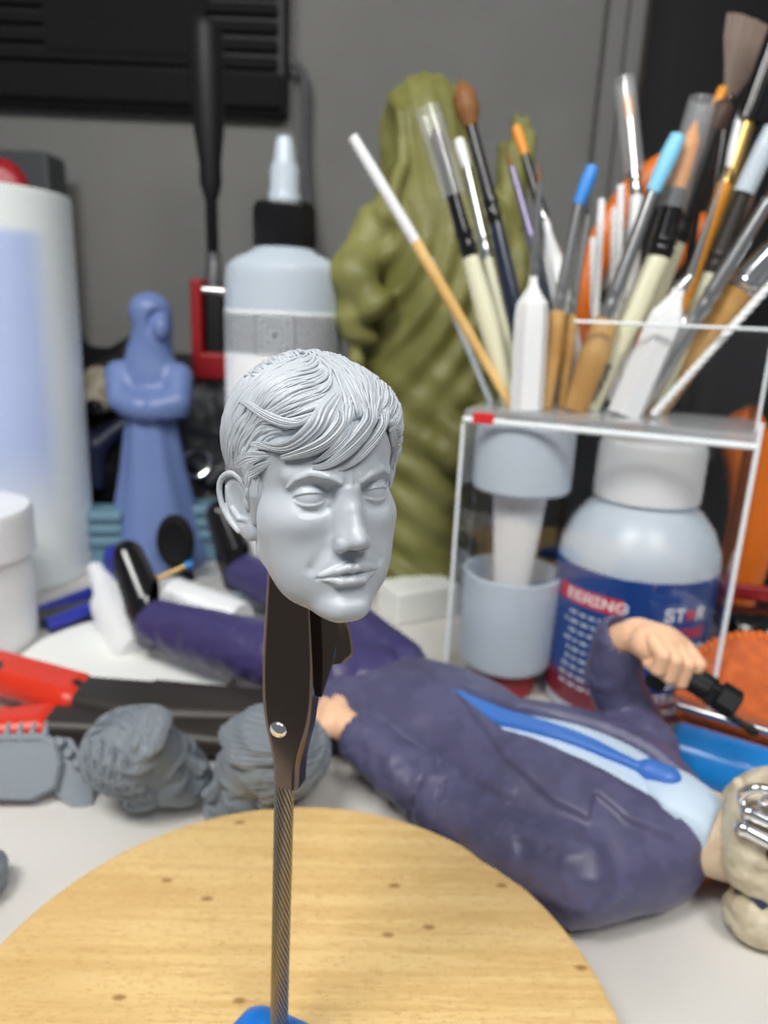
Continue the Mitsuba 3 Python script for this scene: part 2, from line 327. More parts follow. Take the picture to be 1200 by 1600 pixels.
        e = sub(e, ell(Q(s * 7, 1, 2), (6, 11, 23), R), 2)
        e = U(2.2, e, rim, chain([Q(s * 3, -8, 18), Q(s * 3.4, -9, 0), Q(s * 3.2, -3, -13), Q(s * 3.4, 8, -16)], [1.7, 2, 2.2, 2.2]), ell(Q(s * 3, 14, -3), (3.2, 4, 6), R))
        f = U(5, f, e)
    f = sub(f, cap((0, 8, -150), (0, 8, -70), 34), 3)      # neck socket
    return f
def hair_base():
    h = ell((-3, -10, 42), (80, 97, 79))
    h = U(14, h, ell((-8, 30, 62), (66, 54, 45)))
    h = U(12, h, ell((26, 44, 74), (34, 32, 26)))
    lim = lambda p: p[:, 1] - (np.interp(p[:, 2], [-70, -52, -36, -10, 20, 40, 58, 80, 120], [-34, -30, -26, 8, 30, 46, 74, 110, 150]))
    h = inter(h, lim, 5)
    h = U(6, h, *both(lambda s: chain([(s * 62, 28, 30), (s * 61, 26, -2), (s * 60, 20, -28)], [10, 9.6, 5.5])))
    h = U(6, h, chain([(-58, 40, 50), (-66, 30, 30), (-66, 24, 4)], [14, 12, 7]))
    h = U(8, h, ell((0, -50, -30), (54, 44, 40)))
    return h
def hair_point(h, d):
    """where the direction(s) d from the skull's middle leave the hair"""
    o = V(0, -4, 40); d = d / np.linalg.norm(d, axis=-1, keepdims=True); t = np.full(len(d), 150.0)
    for _ in range(40): t = t - .7 * h(o + d * t[:, None])
    return o + d * t[:, None]
def hair_normal(h, p, e=1.5): 
    g = np.stack([h(p + e * np.eye(3)[k]) - h(p - e * np.eye(3)[k]) for k in range(3)], 1); return g / (np.linalg.norm(g, axis=1, keepdims=True) + 1e-9)
def sstep(a, b, x): t = np.clip((x - a) / (b - a), 0, 1); return t * t * (3 - 2 * t)
def hair_strands(h, n=2200, seed=3):
    rg = np.random.default_rng(seed); d = rg.normal(size=(n * 3, 3)); p = hair_point(h, d); 
    front = np.interp(p[:, 2], [-70, -52, -36, -10, 20, 40, 58, 80, 120], [-34, -30, -26, 8, 30, 46, 70, 96, 150])
    ok = (p[:, 2] > -40) & (p[:, 1] > -70) & (p[:, 1] < front + 12); p = p[ok][:n]
    L = rg.uniform(26, 52, len(p)); L *= np.where(p[:, 2] < 20, .55, 1.0); K = 13; path = [p]
    for k in range(K - 1):
        x, y, z = p.T; w = sstep(-14, 30, x)[:, None]; top = sstep(10, 62, z)[:, None]
        left = V(1, -.15, -.35); mid = np.stack([-.25 - x * .012, 1 - 0 * x, -.35 - 0 * x], 1)
        side = np.stack([0 * x, -.30 - .0 * x, -1 + 0 * x], 1)
        v = (mid * (1 - w) + left * w) * top + side * (1 - top)
        nz = meshkit.noise(p * .05, 5)[:, None] - .5; v = v + nz * V(.5, .4, .3)
        nn = hair_normal(h, p); v -= nn * (v * nn).sum(1, keepdims=True); v /= np.linalg.norm(v, axis=1, keepdims=True)
        p = p + v * (L / K)[:, None]; p = p - (h(p))[:, None] * hair_normal(h, p) * .9; path.append(p)
    path = np.stack(path, 1); out = []; s = np.linspace(0, 1, K)
    for q in range(len(path)):
        pp = path[q]; nn = hair_normal(h, pp); w = rg.uniform(1.2, 2.3); lift = rg.uniform(.2, 1.9)
        tp = np.sin(np.pi * (s * .93 + .05)) ** .55
        out.append(sweep(pp + nn * (lift * np.sin(np.pi * s) ** .6 - .5)[:, None], w * tp, 1.5 * tp, sides=7, nrm=nn))
    return cat(out)
def hair_tufts(h, seed=12):
    """the ruffled ridge over the crown"""
    rg = np.random.default_rng(seed); out = []
    for x in np.linspace(-74, 60, 46):
        for row in range(2):
            d = V(x / 70 + rg.normal() * .03, -.12 + row * .17 - .1 * (x / 60) ** 2 + rg.normal() * .03, 1.0); p = hair_point(h, d[None])[0]; n = hair_normal(h, p[None])[0]
            t = V(-x * .003 + rg.normal() * .12, 1, 0); t -= n * (t @ n); t = unit(t); L = rg.uniform(14, 22)
            pp = np.stack([p + t * L * (u - .3) + n * (rg.uniform(2.4, 4.6) * math.sin(math.pi * min(u * .9 + .08, 1)) - 1.2) for u in np.linspace(0, 1, 10)])
            w = rg.uniform(1.6, 2.6) * np.sin(np.pi * np.linspace(.06, .97, 10)) ** .6; out.append(sweep(spline(pp[::3], 10), w, w * .8, sides=8, nrm=n))
    return cat(out)
def lock(h, pts, widths, thick=.62, lift=3.0, n=34, seed=0):
    """a heavy lock: life-size control points, half-widths, strand grooves along its back"""
    p = spline(pts, n); s = np.linspace(0, 1, n); w = np.interp(s, np.linspace(0, 1, len(widths)), widths)
    nn = hair_normal(h, p, 6.0); nn = nn + unit(V(0, 1, .2)) * .35; k = 7
    prof = lambda th: 1 + .10 * np.cos(k * 2 * th + seed) * (.5 + .5 * np.sin(th)) + .05 * np.cos(23 * th + seed)
    return sweep(p + unit(V(0, 1, 0)) * lift * np.sin(np.pi * s)[:, None], w, np.maximum(w * thick, .6), sides=64, nrm=nn, prof=prof)
# ---------------------------------------------------------------- the setting
def build_setting():
    key = obj('desk', rbox((-420, 8, -22), (420, 432, 0), 3), 'white_table'); tag(key, 'white desk top that everything stands on', 'desk')
    w = obj('wall_back', cat([rbox((-600, 440, -300), (106, 460, 700), 1)]), 'wall_grey', kind='structure')
    obj('panel', rbox((-600, 437.5, 60), (-59, 441, 700), 1.2), 'wall_grey', w)
    obj('panel', rbox((-57.4, 438.5, 60), (106, 441, 700), 1.2), 'wall_grey', w)
    d = obj('trim_1', cat([rbox((106, 430, -300), (116, 462, 700), 1.5), rbox((117, 434, -300), (126.5, 462, 700), 1.5)]), 'trim_grey', kind='structure')
    obj('trim_2', rbox((127, 446, -300), (133, 470, 700), 1), 'dark_brown', kind='structure')
    obj('dark_opening_right', rbox((133, 480, -300), (600, 500, 700), 1), 'black', kind='structure')  # black slab stands in for the darkness of the opening beyond the trim
    obj('floor', rbox((-900, -700, -740), (900, 900, -720), 1), 'dark_grey', kind='structure')
    k = thing('wall_heater', 'black slatted heater box on the grey wall at the top', 'heater')
    obj('body', rbox((-330, 424, 206), (-61.5, 440, 330), 2), 'black', k)
    for q in range(9): obj('slat', xf(rbox((-322, 420.5, 0), (-66, 424.5, 5.2), .8), None, (0, 0, 226 + q * 8.2)), 'black_matte', k)
    obj('lower_panel', rbox((-326, 421, 208), (-63, 424.5, 224), 1), 'black_matte', k)
    obj('glow_window', rbox((-186, 419.6, 230), (-102, 421.5, 262), .6), 'black_matte', k)
    key = obj('power_cable', sweep(spline([(-60, 428, 232), (-54, 428, 228), (-51.5, 428, 214), (-51.5, 428, 190), (-49, 424, 165), (-45, 420, 140), (-42, 418, 110), (-40, 416, 60), (-40, 416, 2)], 60), 2.2, sides=10), 'dark_grey')
    tag(key, 'grey cable hanging from the black heater down behind the dropper bottle', 'cable')
    key = obj('storage_tray', cat([rbox((-330, 396, 0), (-62, 434, 76), 2), rbox((-332, 392, 68), (-60, 436, 78), 2)]), 'black'); tag(key, 'low black tray along the foot of the wall', 'tray')
    key = obj('dark_sheet', rbox((-300, 398, 78.2), (-179, 420, 178), 2), 'dark_grey'); tag(key, 'dark grey sheet standing at the wall under the heater', 'sheet')
    key = obj('black_case', rbox((104, 248, 0), (190, 300, 109), 5), 'black'); tag(key, 'tall matt black case right of the glossy black box, behind the orange grip', 'case')
    key = obj('storage_box', cat([rbox((31, 220, 0), (101, 242, 72), 3), rbox((30, 219, 64), (102, 243, 78), 3)]), 'black_gloss'); tag(key, 'glossy black storage box behind the clear brush holder', 'box')

# ---------------------------------------------------------------- the stand: disc, putty, twisted wire, clip
def build_stand():
    key = obj('wooden_disc', xf(lathe([(0, 0), (46.5, 0), (47.6, .8), (48, 2), (48, 8.6), (47.5, 9.6), (46.6, 10), (0, 10)], 160), None, V(-10.5, 75.5, .02)), 'birch', smooth=30)
    tag(key, 'round pale birch disc under the clip', 'wooden disc')
    pf = U(3, ell((-11, 71, 9.5), (6.2, 7, 4.4)), ell((-14.5, 75, 9.5), (3.4, 4, 3.6)), ell((-6.5, 69, 9.5), (4.6, 6, 3.4)), ell((-16.5, 69, 9.5), (3, 5, 2.4)))
    pf2 = lambda p: np.maximum(pf(p) + .5 * (meshkit.fbm(p * .35, 3, 4) - .5), 10.0 - p[:, 2])
    key = obj('blue_putty', sdf_mesh(pf2, (-24, 60, 9), (0, 82, 16), .25), 'putty', smooth=True); tag(key, 'lump of blue putty holding the twisted wire on the wooden disc', 'putty')
    k = thing('alligator_clip', 'steel alligator clip on a twisted wire stem', 'clip')
    a, b = V(-10.9, 72.6, 11), V(-10.35, 73, 53.5); ax = unit(b - a); Lh = np.linalg.norm(b - a); fr = frame(ax)
    obj('wire_core', rod(a, b, .93), 'black', k)  # core coloured black to paint the shade in the grooves between strands
    n = 16; s = np.linspace(0, 1, 70)
    for q in range(n):
        ph = -2 * np.pi * (s * Lh / 19) + q * 2 * np.pi / n
        pth = a + s[:, None] * (b - a) + 1.02 * (np.cos(ph)[:, None] * fr[:, 0] + np.sin(ph)[:, None] * fr[:, 1])
        obj('wire_strand', sweep(pth, .165, sides=8), 'cable_steel', k, smooth=True)
    # sheet-metal channel lofted up the clip: (z, half width, flange depth)
    st = [(52.6, 1.55, 2.5), (55.5, 1.6, 2.5), (57.5, 2.0, 2.5), (60.5, 2.75, 2.4), (63.5, 3.05, 2.3), (68, 3.05, 2.2), (73, 2.75, 2.2), (79, 2.35, 2.2), (86, 2.1, 2.0)]
    zz = np.linspace(52.6, 86, 60); W = np.interp(zz, [q[0] for q in st], [q[1] for q in st]); D = np.interp(zz, [q[0] for q in st], [q[2] for q in st])
    from scipy.ndimage import gaussian_filter1d
    W = gaussian_filter1d(W, 2, mode='nearest')
    def ring(w, d, t, z, r=.7):
        arc = [(math.cos(q), math.sin(q)) for q in np.linspace(0, np.pi / 2, 6)]
        out = [(-w, d)] + [(-w + r - r * c, -.0 + r - r * s_) for s_, c in [(math.sin(q), math.cos(q)) for q in np.linspace(0, np.pi / 2, 6)]]
        out += [(w - r + r * math.sin(q), r - r * math.cos(q)) for q in np.linspace(0, np.pi / 2, 6)] + [(w, d)]
        inn = [(x * (w - t) / w, max(y, 0) + (t if y < d - 1e-6 else 0)) for x, y in reversed(out)]
        return [(x, y - .12 * (1 - (x / w) ** 2), z) for x, y in out + inn]
    rings = np.array([ring(w, d, .35, z) for w, d, z in zip(W, D, zz)]); m = rings.shape[1]
    i, j = np.meshgrid(np.arange(len(zz) - 1), np.arange(m), indexing='ij')
    q = np.stack([i * m + j, i * m + (j + 1) % m, (i + 1) * m + (j + 1) % m, (i + 1) * m + j], -1).reshape(-1, 4)
    caps = [[t * (len(zz) - 1) * m + j0, t * (len(zz) - 1) * m + j0 + 1, t * (len(zz) - 1) * m + m - 2 - j0, t * (len(zz) - 1) * m + m - 1 - j0] for t in (0, 1) for j0 in range(m // 2 - 1)]
    ch = tri(rings.reshape(-1, 3), np.vstack([q, caps])); R = rotz(-17); o = V(-10.1, 71.2, 0)
    obj('front_jaw', xf(ch, R, o), 'clip_steel', k, smooth=30)
    zz2 = np.linspace(57, 86, 40); W2 = np.interp(zz2, [57, 62, 70, 86], [1.4, 2.4, 2.4, 1.7])
    rings = np.array([ring(w, 1.8, .35, z) for w, z in zip(W2, zz2)]) * V(1, -1, 1); i, j = np.meshgrid(np.arange(len(zz2) - 1), np.arange(m), indexing='ij')
    q = np.stack([i * m + j, i * m + (j + 1) % m, (i + 1) * m + (j + 1) % m, (i + 1) * m + j], -1).reshape(-1, 4)
    obj('rear_jaw', xf(tri(rings.reshape(-1, 3), q), R, o + R @ V(0, 4.6, 0)), 'clip_steel', k, smooth=30)
    obj('rivet', xf(lathe([(0, -.2), (1.0, -.2), (1.05, 0), (.95, .25), (.6, .5), (0, .62)], 30), R @ rotx(90), o + R @ V(-.75, -.1, 60.2)), 'chrome', k)
    lv = [V(-6.6, 74.2, 78), V(-6.0, 74.9, 74.5), V(-5.3, 75.8, 71), V(-4.8, 76.3, 67.6), V(-4.7, 76.4, 66.2)]
    obj('thumb_lever', sweep(spline(lv, 30), np.interp(np.linspace(0, 1, 30), [0, .3, .7, .93, 1], [1.7, 1.5, 1.9, 1.9, 1.0]), .3, sides=24, nrm=V(.15, -1, .02)), 'clip_steel', k, label='small bent thumb lever')
    obj('side_plate', xf(extrude([(-1.6, 78.5), (-.3, 78.5), (.6, 73), (.2, 69), (-1.2, 64), (-2.2, 64), (-2.2, 76)], .35, .08), rotz(-17) @ np.array([[1, 0, 0], [0, 0, -1], [0, 1, 0]]), o + rotz(-17) @ V(4.7, 2.4, 0)), 'clip_steel', k)
# ---------------------------------------------------------------- the suited toy figure lying on the desk (axis hip -> neck, lateral, height)
FO, FA, FL = V(-1, 158, 0), unit(V(60, -40, 0)), unit(V(-40, -60, 0))
def loc(p): p = p - FO; return np.stack([p @ FA, p @ FL, p[:, 2]], 1)
def Wd(a, l, z): return FO + a * FA + l * FL + V(0, 0, z)
def prism(poly, c=.3):
    """region of (a, l) inside a closed outline, as a signed distance"""
    P = np.asarray(poly, float); Q = np.roll(P, -1, 0)
    def f(p):
        x = loc(p)[:, :2]; d = np.full(len(x), 1e9); ins = np.zeros(len(x), bool)
        for a, b in zip(P, Q):
            e = b - a; t = np.clip((x - a) @ e / (e @ e), 0, 1); d = np.minimum(d, np.sqrt(((x - a - t[:, None] * e) ** 2).sum(1)))
            with np.errstate(divide='ignore', invalid='ignore'):
                ins ^= ((a[1] > x[:, 1]) != (b[1] > x[:, 1])) & (x[:, 0] < (b[0] - a[0]) * (x[:, 1] - a[1]) / (b[1] - a[1] + 1e-12) + a[0])
        return np.where(ins, -d, d)
    return f
def lell(c, r):
    c = V(*c); r = V(*r)
    def f(p):
        q = loc(p) - c; k0 = np.sqrt(((q / r) ** 2).sum(1)); k1 = np.sqrt(((q / (r * r)) ** 2).sum(1)) + 1e-9; return k0 * (k0 - 1) / k1
    return f
def lch(pts, rs, k=0): return chain([Wd(*p) for p in pts], rs, k)
def infl(f, d): return lambda p: f(p) - d
def wrinkle(f, amp, sc, seed=0): return lambda p: f(p) + amp * (np.abs(meshkit.fbm(p * sc, 3, seed) - .5) * 2 - .35)
def fist(c, fwd_, up_, side, s, curl=1.0):
    """palm, four curled fingers and a thumb; c = wrist end of the palm, fwd_ = towards the knuckles, up_ = back of the hand, side = towards the thumb"""
    c, f_, u_, d_ = V(*c), unit(fwd_), unit(up_), unit(side)
    out = [cap(c, c + f_ * 4 * s, 2.6 * s, 3.0 * s)]; out = [U(1.2 * s, *out, cap(c + f_ * 4 * s - d_ * 2.4 * s, c + f_ * 4.4 * s + d_ * 2.4 * s, 2.2 * s))]
    fg = []
    for q, L in zip((3.0, 1.05, -.95, -2.8), (1, 1.1, 1.02, .85)):
        k0 = c + f_ * 5.6 * s + d_ * q * s + u_ * .8 * s; k1 = k0 + (f_ * 2.2 + u_ * (-1.4 * curl)) * L * s; k2 = k1 + (-f_ * .9 * curl - u_ * 2.6) * L * s; k3 = k2 + (-f_ * 2.0 * curl + f_ * (1 - curl) + u_ * .2) * L * s
        fg.append(chain([k0, k1, k2, k3], [1.12 * s, 1.05 * s, .98 * s, .85 * s], .2))
    t0 = c + f_ * 1.4 * s + d_ * 2.6 * s - u_ * .4 * s
    th = chain([t0, t0 + (f_ * 2.2 + d_ * 1.2 - u_ * 1.0) * s, t0 + (f_ * 4.4 + d_ * .4 - u_ * 2.0) * s], [1.35 * s, 1.15 * s, .95 * s], .2)
    return U(.22 * s, out[0], *fg, th)
def build_figure():
    k = thing('action_figure', 'headless toy figure in a dark suit with blue tie lying on the desk', 'action figure')
    V_open = [(22, -2), (38, 6.6), (52, 8), (63, 7.6), (73, 5.5), (76, -4), (64, -5.5), (50, -3.5), (36, -.5)]
    torso = U(6, lell((50, 1, 12), (26, 20, 13)), lell((22, -2, 11), (28, 13.5, 11.5)), lell((-2, -5, 10), (20, 14, 10)))
    coat = U(5, infl(torso, 1.2), lell((60, 14, 10), (13, 13, 10)), lell((58, -12, 12), (14, 11, 10)), lell((70, 1, 9), (9, 15, 10)),
             lell((-16, -18, 9), (26, 17, 8)), lell((14, -14, 11), (24, 13, 9)), lell((-12, -5, 9), (16, 13, 9.5)))
    coat = inter(coat, lambda p: -(loc(p)[:, 0] + 27 + .25 * loc(p)[:, 1]), 2)
    coat = inter(coat, lambda p: .8 - p[:, 2], .5)
    vcut = prism(V_open)
    shirt = inter(U(3, torso, lell((71, 1, 13), (7, 9, 9))), infl(vcut, 3), 1)
    coat0 = coat
    coat = sub(coat, lambda p: np.maximum(vcut(p), 9 - p[:, 2]), .8)
    lap = prism([(22, -1), (38, 8), (52, 10), (63, 9.5), (73, 8), (77, 2), (79, 4), (77, 10), (66, 15), (59.5, 14), (60.5, 19), (54, 18.8), (42, 14.5)])
    lap2 = prism([(24, -2), (37, -1), (50, -4.5), (64, -6.5), (76, -5), (77, -9), (66, -12), (52, -11), (38, -6)])
    up_ = lambda p: 8 - p[:, 2]
    for l_ in (lap, lap2): coat = U(.5, coat, inter(infl(coat0, .9), lambda p, l_=l_: np.maximum(l_(p), up_(p)), .5))
    for pk in ([(6, 8.5), (13, 10.5), (12, 13.5), (5, 11.8)], [(38, 16.2), (46, 18.6), (45.5, 20.2), (37.5, 18)]):
        pl = prism(pk); coat = U(.3, coat, inter(infl(coat0, .5), lambda p, pl=pl: np.maximum(pl(p), up_(p)), .4))
    coat = sub(coat, lch([(24, -.5, 22), (4, -3, 21), (-26, -6, 16)], [.5, .5, .5]), 1.2)
    sl = U(2.5, lch([(60, 20.5, 10.5), (46, 20, 9.5), (31, 17, 9)], [9, 7.8, 6.6]), lch([(31, 17, 9), (18, 15, 10.5), (7, 13, 12)], [6.6, 6.2, 5.4]))
    for ca, nv in ((49, (1, .25, 0)), (31.5, (1, -.2, .1)), (26.5, (1, .1, -.1))):
        c_ = Wd(ca, 17, 10); n_ = unit(nv[0] * FA + nv[1] * FL + V(0, 0, nv[2])); sl = sub(sl, lambda p, c_=c_, n_=n_, g=sl: np.maximum(np.abs((p - c_) @ n_) - .35, -(g(p) + .8)), .5)
    sl = wrinkle(sl, 1.5, .13, 8); sl = inter(sl, lambda p: .6 - p[:, 2], .5); sl = sub(sl, lch([(5.8, 12.8, 12), (1, 12, 12.6)], [4.4, 4.4]), .3)
    fsl = U(2, chain([Wd(60, -16, 16), V(60, 147, 14), V(59, 146, 18)], [8.5, 6.5, 6]), chain([V(59.5, 148, 17), V(53.5, 147.5, 29), V(53.5, 147, 38)], [6.6, 6.2, 5.4]))
    fsl = sub(wrinkle(fsl, .8, .15, 3), cap((54.5, 145, 40.4), (57, 141, 44), 4.5), .3)
    coat_all = U(.6, coat, sl, fsl)
    obj('coat', sdf_mesh(coat_all, (-48, 84, 0), (80, 222, 48), .62), 'coat', k, smooth=True, label='dark blue suit coat')
    obj('shirt', sdf_mesh(shirt, (-10, 96, 6), (76, 170, 32), .6), 'shirt', k, smooth=True, label='pale blue shirt')
    cl = prism([(68, -5), (75, -6), (79, 0), (78, 6.5), (71, 7.5), (66, 5), (65, -1)])
    collar = inter(U(3, lch([(72, 1, 14), (80, .5, 14)], [9, 7.6]), lell((70, 1, 15), (8, 9, 8.4))), infl(cl, .5), 1)
    collar = sub(collar, lell((84, .5, 15), (6, 7, 7)), .5)
    obj('shirt_collar', sdf_mesh(collar, (44, 94, 2), (80, 130, 30), .5), 'shirt', k, smooth=True)
    tp = prism([(20, -.8), (23, -3), (36, .2), (48, 1), (60, 1.2), (64, .6), (70, -1.2), (71.5, 1.5), (69, 3.6), (64, 2.6), (58, 4.2), (46, 5), (34, 4.8)])
    tie = inter(infl(U(3, torso, lell((71, 1, 13), (7, 9, 9))), 1.3), lambda p: np.maximum(tp(p), 12 - p[:, 2]), .8); tie = U(1, tie, lch([(66, .8, 23.4), (69.5, 1.2, 23)], [2.0, 2.5]))
    obj('tie', sdf_mesh(tie, (0, 100, 10), (76, 160, 32), .45), 'tie', k, smooth=True, label='bright blue tie')
    neck = U(2.5, lch([(66, 1, 13), (84, 0, 14)], [7.5, 6.6]), lell((76, 0, 18.4), (5, 3.4, 3.4)), lch([(72, -3.4, 19), (83, -2.5, 19.5)], [1.4, 1.2]))
    obj('neck', sdf_mesh(neck, (46, 96, 2), (84, 132, 28), .5), 'neck_skin', k, smooth=True, label='tan bare neck')
    h1 = U(1, lch([(6, 12.8, 12), (1, 11.6, 12.6)], [3.3, 3.2]), fist(Wd(2, 11.8, 12.8), -FA + V(0, 0, .1) - .2 * FL, V(.1, -.5, 1), -FL + V(0, 0, .3), 1.3, .55))
    obj('hand', sdf_mesh(h1, (-30, 130, 0), (6, 172, 22), .3), 'skin', k, smooth=True, label='tan half-open hand')
    h2 = U(1, chain([V(53.6, 146.6, 38), V(55.5, 144, 40.5)], [3.6, 3.6]), fist(V(56.8, 143.6, 40.6), V(.35, -.9, .1), V(-.05, .12, 1), V(.92, .32, -.3), 1.55, 1.0))
    obj('hand', sdf_mesh(h2, (42, 122, 22), (80, 158, 56), .28), 'skin', k, smooth=True, label='tan fist round the toy revolver')
    legs = U(1, chain([V(-2, 166, 13), V(-37, 181, 15), V(-66, 196.5, 14)], [11, 8.4, 6.6]), chain([V(4, 176, 12), V(-18, 212, 15), V(-47, 233, 17)], [10, 8, 6.6]))
    legs = inter(wrinkle(legs, 1.3, .12, 21), lambda p: .5 - p[:, 2], .5)
    obj('trousers', sdf_mesh(legs, (-78, 150, 0), (18, 246, 30), .75), 'trousers', k, smooth=True)
    for (h, t, b) in (((-67, 197, 13), (-78, 207, 31), (-1, -.4, .2)), ((-49, 235, 17), (-57, 240, 36), (-1, -.2, .2))):
        h, t = V(*h), V(*t); d = unit(t - h)
        sh = U(2, chain([h, h + d * 8, t], [5.6, 6.0, 5.0]), chain([h + V(-2.6, 1.2, -4), h + d * 4 + V(-2.6, 1.2, 0)], [4, 4.6]))
        sh = sub(sh, chain([h + V(-3, 1, 2) + d * 3, h + V(-3.5, 1.4, 2) + d * 5], [.6, .6]), 1)
        obj('shoe', sdf_mesh(sh, h - V(14, 10, 12), t + V(10, 10, 6), .5), 'black_gloss', k, smooth=True, label='glossy black shoe')
    # revolver in the raised fist
    g = thing('toy_revolver', "small black toy revolver in the figure's raised fist", 'toy gun')
    d = unit(V(9, -5, -4.2)); sd = unit(np.cross(d, V(0, 0, 1))); up_g = np.cross(sd, d); o = V(62.0, 135.8, 37.6)
    R = np.stack([sd, up_g, d], 1)
    obj('frame', xf(cat([rbox((-1.5, -2.6, -1), (1.5, 1.9, 9.5), .4), rbox((-.5, 1.6, 5), (.5, 2.8, 8.2), .2)]), R, o), 'black', g)
    obj('cylinder', xf(lathe([(0, 2), (2.5, 2), (2.7, 2.3), (2.7, 7), (2.3, 7.4), (0, 7.4)], 24, rib=(6, .4, 2.2, 7.2)), R, o), 'black', g)
    obj('barrel', xf(lathe([(1.9, 13.4), (2.9, 13.4), (3.2, 13), (3.2, 9.4), (0, 9), (0, 10), (1.9, 10.2), (1.9, 13.4)], 6), R, o), 'black', g, smooth=20)
    obj('ejector_rod', xf(lathe([(0, 8), (.75, 8), (.75, 17.4), (.95, 17.6), (.95, 18.6), (.6, 19.4), (0, 19.6)], 14), R, o + R @ V(0, -2.6, 0)), 'black', g)
    obj('grip', xf(rbox((-1.3, -7, -3.4), (1.3, -1, .6), .9), R, o), 'black', g)
# ---------------------------------------------------------------- left half of the desk
def build_left(fm, strands, hb):
    small = sdf_mesh(U(1, face_sdf(), hb), (-92, -112, -118), (92, 122, 126), 2.2)
    quiff = U(8, chain([(52, 52, 82), (20, 84, 96), (-20, 84, 96), (-52, 56, 86)], [13, 17, 17, 12]), chain([(30, 60, 108), (-30, 60, 110)], [14, 14]))
    for yaw, pitch, roll, c, s, lb, g, sd in ((76, 18, 30, (-47.6, 131.5, 12.2), .110, 'dark grey resin bust with hair combed back, facing the block-haired bust', quiff, 5),
                                              (-58, 6, -22, (-22.5, 131, 12.2), .116, 'dark grey resin bust with a high block of hair, partly behind the clip', U(10, quiff, ell((-4, 30, 112), (58, 52, 32))), 9)):
        k = thing('resin_bust', lb, 'model head'); R = head_R(yaw, pitch, roll); c = V(*c)
        wav = lambda p, h=U(10, g, infl(hb, 1.5)), sd=sd: h(p) + 2.2 * np.sin(.22 * (p[:, 2] * 1.0 + .35 * p[:, 1]) + 5 * meshkit.noise(p * .022, sd)) * (p[:, 1] < 200) + 1.0 * np.sin(.75 * p[:, 2] + .4 * p[:, 0] + 6 * meshkit.noise(p * .03, sd + 1))
        obj('face', xf(small, R, c, s), 'resin_dark', k, smooth=True); obj('hair', xf(sdf_mesh(wav, (-100, -120, -80), (100, 130, 152), 2.0), R, c, s), 'resin_dark', k, smooth=True)
        obj('hair_strands', xf(strands, R, c, s * 1.03), 'resin_dark', k, smooth=True)
    # toothed grey part
    k = thing('toothed_model_part', 'flat grey model part with a row of spikes along its top', 'model part')
    R = rotz(6) @ rotx(52); o = V(-90, 131, 2.2)
    pl = [(0, 1), (4, -1), (17, -1.5), (22, 1), (22.5, 6), (20.5, 11), (18, 12.5), (0, 12.5)]
    obj('plate', xf(extrude(pl, 2.2, .3), R, o), 'resin_dark', k)
    from shapely.geometry import Polygon
    P = Polygon(pl); obj('rim', xf(extrude(P.buffer(-.3).difference(P.buffer(-1.5)), 3.0, .25), R, o), 'resin_dark', k)
    for q in range(7): obj('spike', xf(lathe([(0, 0), (.95, 0), (.75, 1.2), (.25, 3.2), (0, 3.4)], 10), R @ rotx(-90), o + R @ V(1.4 + q * 2.7, 12, 1.1)), 'resin_dark', k)
    obj('lug', xf(cat([extrude([(21, 0), (27, -4.5), (29.5, -2), (28.5, 4), (23, 11.5), (19.5, 12)], 1.8, .3)]), R, o + R @ V(0, 0, -1.6)), 'resin_dark', k)
    for q in range(4): obj('lug_tooth', xf(rbox((-.9, -.9, 0), (.9, .9, 2.2), .3), R @ rotz(-38), o + R @ V(21.3 + q * 2.1, 10.6 - q * 2.3, 0)), 'resin_dark', k)
    key = obj('resin_scrap', sdf_mesh(wrinkle(ell((-70.5, 106.5, 4), (4.2, 6, 4.4)), 1.2, .3, 2), (-78, 98, -1), (-62, 116, 10), .4), 'resin_dark', smooth=True)
    tag(key, 'rough dark grey resin scrap on the desk beside the wooden disc', 'model part')
    # pliers
    k = thing('pliers', 'long-nosed pliers with chipped red handles and black jaws', 'pliers')
    obj('handle', xf(mani([m3.Manifold.sphere(r, 14).translate(list(p)) for p, r in (((-128, 187, 8), 4.2), ((-128, 182, 8), 4.2), ((-77, 166, 9), 4.2), ((-77, 160, 9), 4.2))])), 'chipped_red', k)
    obj('handle', xf(mani([m3.Manifold.sphere(r, 14).translate(list(p)) for p, r in (((-130, 137, 7), 3.6), ((-130, 141, 7), 3.6), ((-80, 150, 7.5), 3.6), ((-80, 154, 7.5), 3.6))])), 'chipped_red', k)
    obj('jaw', cat([mani([m3.Manifold.sphere(r, 12).translate(list(p)) for p, r in (((-78, 166, 9), 3.2), ((-78, 160.5, 9), 3.2), ((-57, 164, 8.5), 4), ((-57, 155, 8.5), 4))]),
                    mani([m3.Manifold.sphere(r, 12).translate(list(p)) for p, r in (((-57, 165, 8.5), 4), ((-57, 155, 8.5), 4), ((-30, 165, 7.5), 3.6), ((-30, 160, 7.5), 3.4), ((16, 163, 6), 1.6))])]), 'dark_steel', k)
    obj('jaw', cat([mani([m3.Manifold.sphere(r, 12).translate(list(p)) for p, r in (((-81, 150, 7.5), 3), ((-81, 154, 7.5), 3), ((-58, 158, 6), 3.4), ((-56, 152, 6), 3.2))]),
                    mani([m3.Manifold.sphere(r, 12).translate(list(p)) for p, r in (((-58, 158, 6), 3.4), ((-56, 151, 6), 3.2), ((-30, 155, 5.4), 3.2), ((-30, 150, 5), 2.8), ((16, 160, 4.6), 1.5))])]), 'dark_steel', k)
    obj('pivot', xf(lathe([(0, 0), (4.4, 0), (4.6, .4), (4.4, 1.2), (3, 1.5), (0, 1.5)], 28), None, (-52, 158.5, 10.2)), 'dark_steel', k)
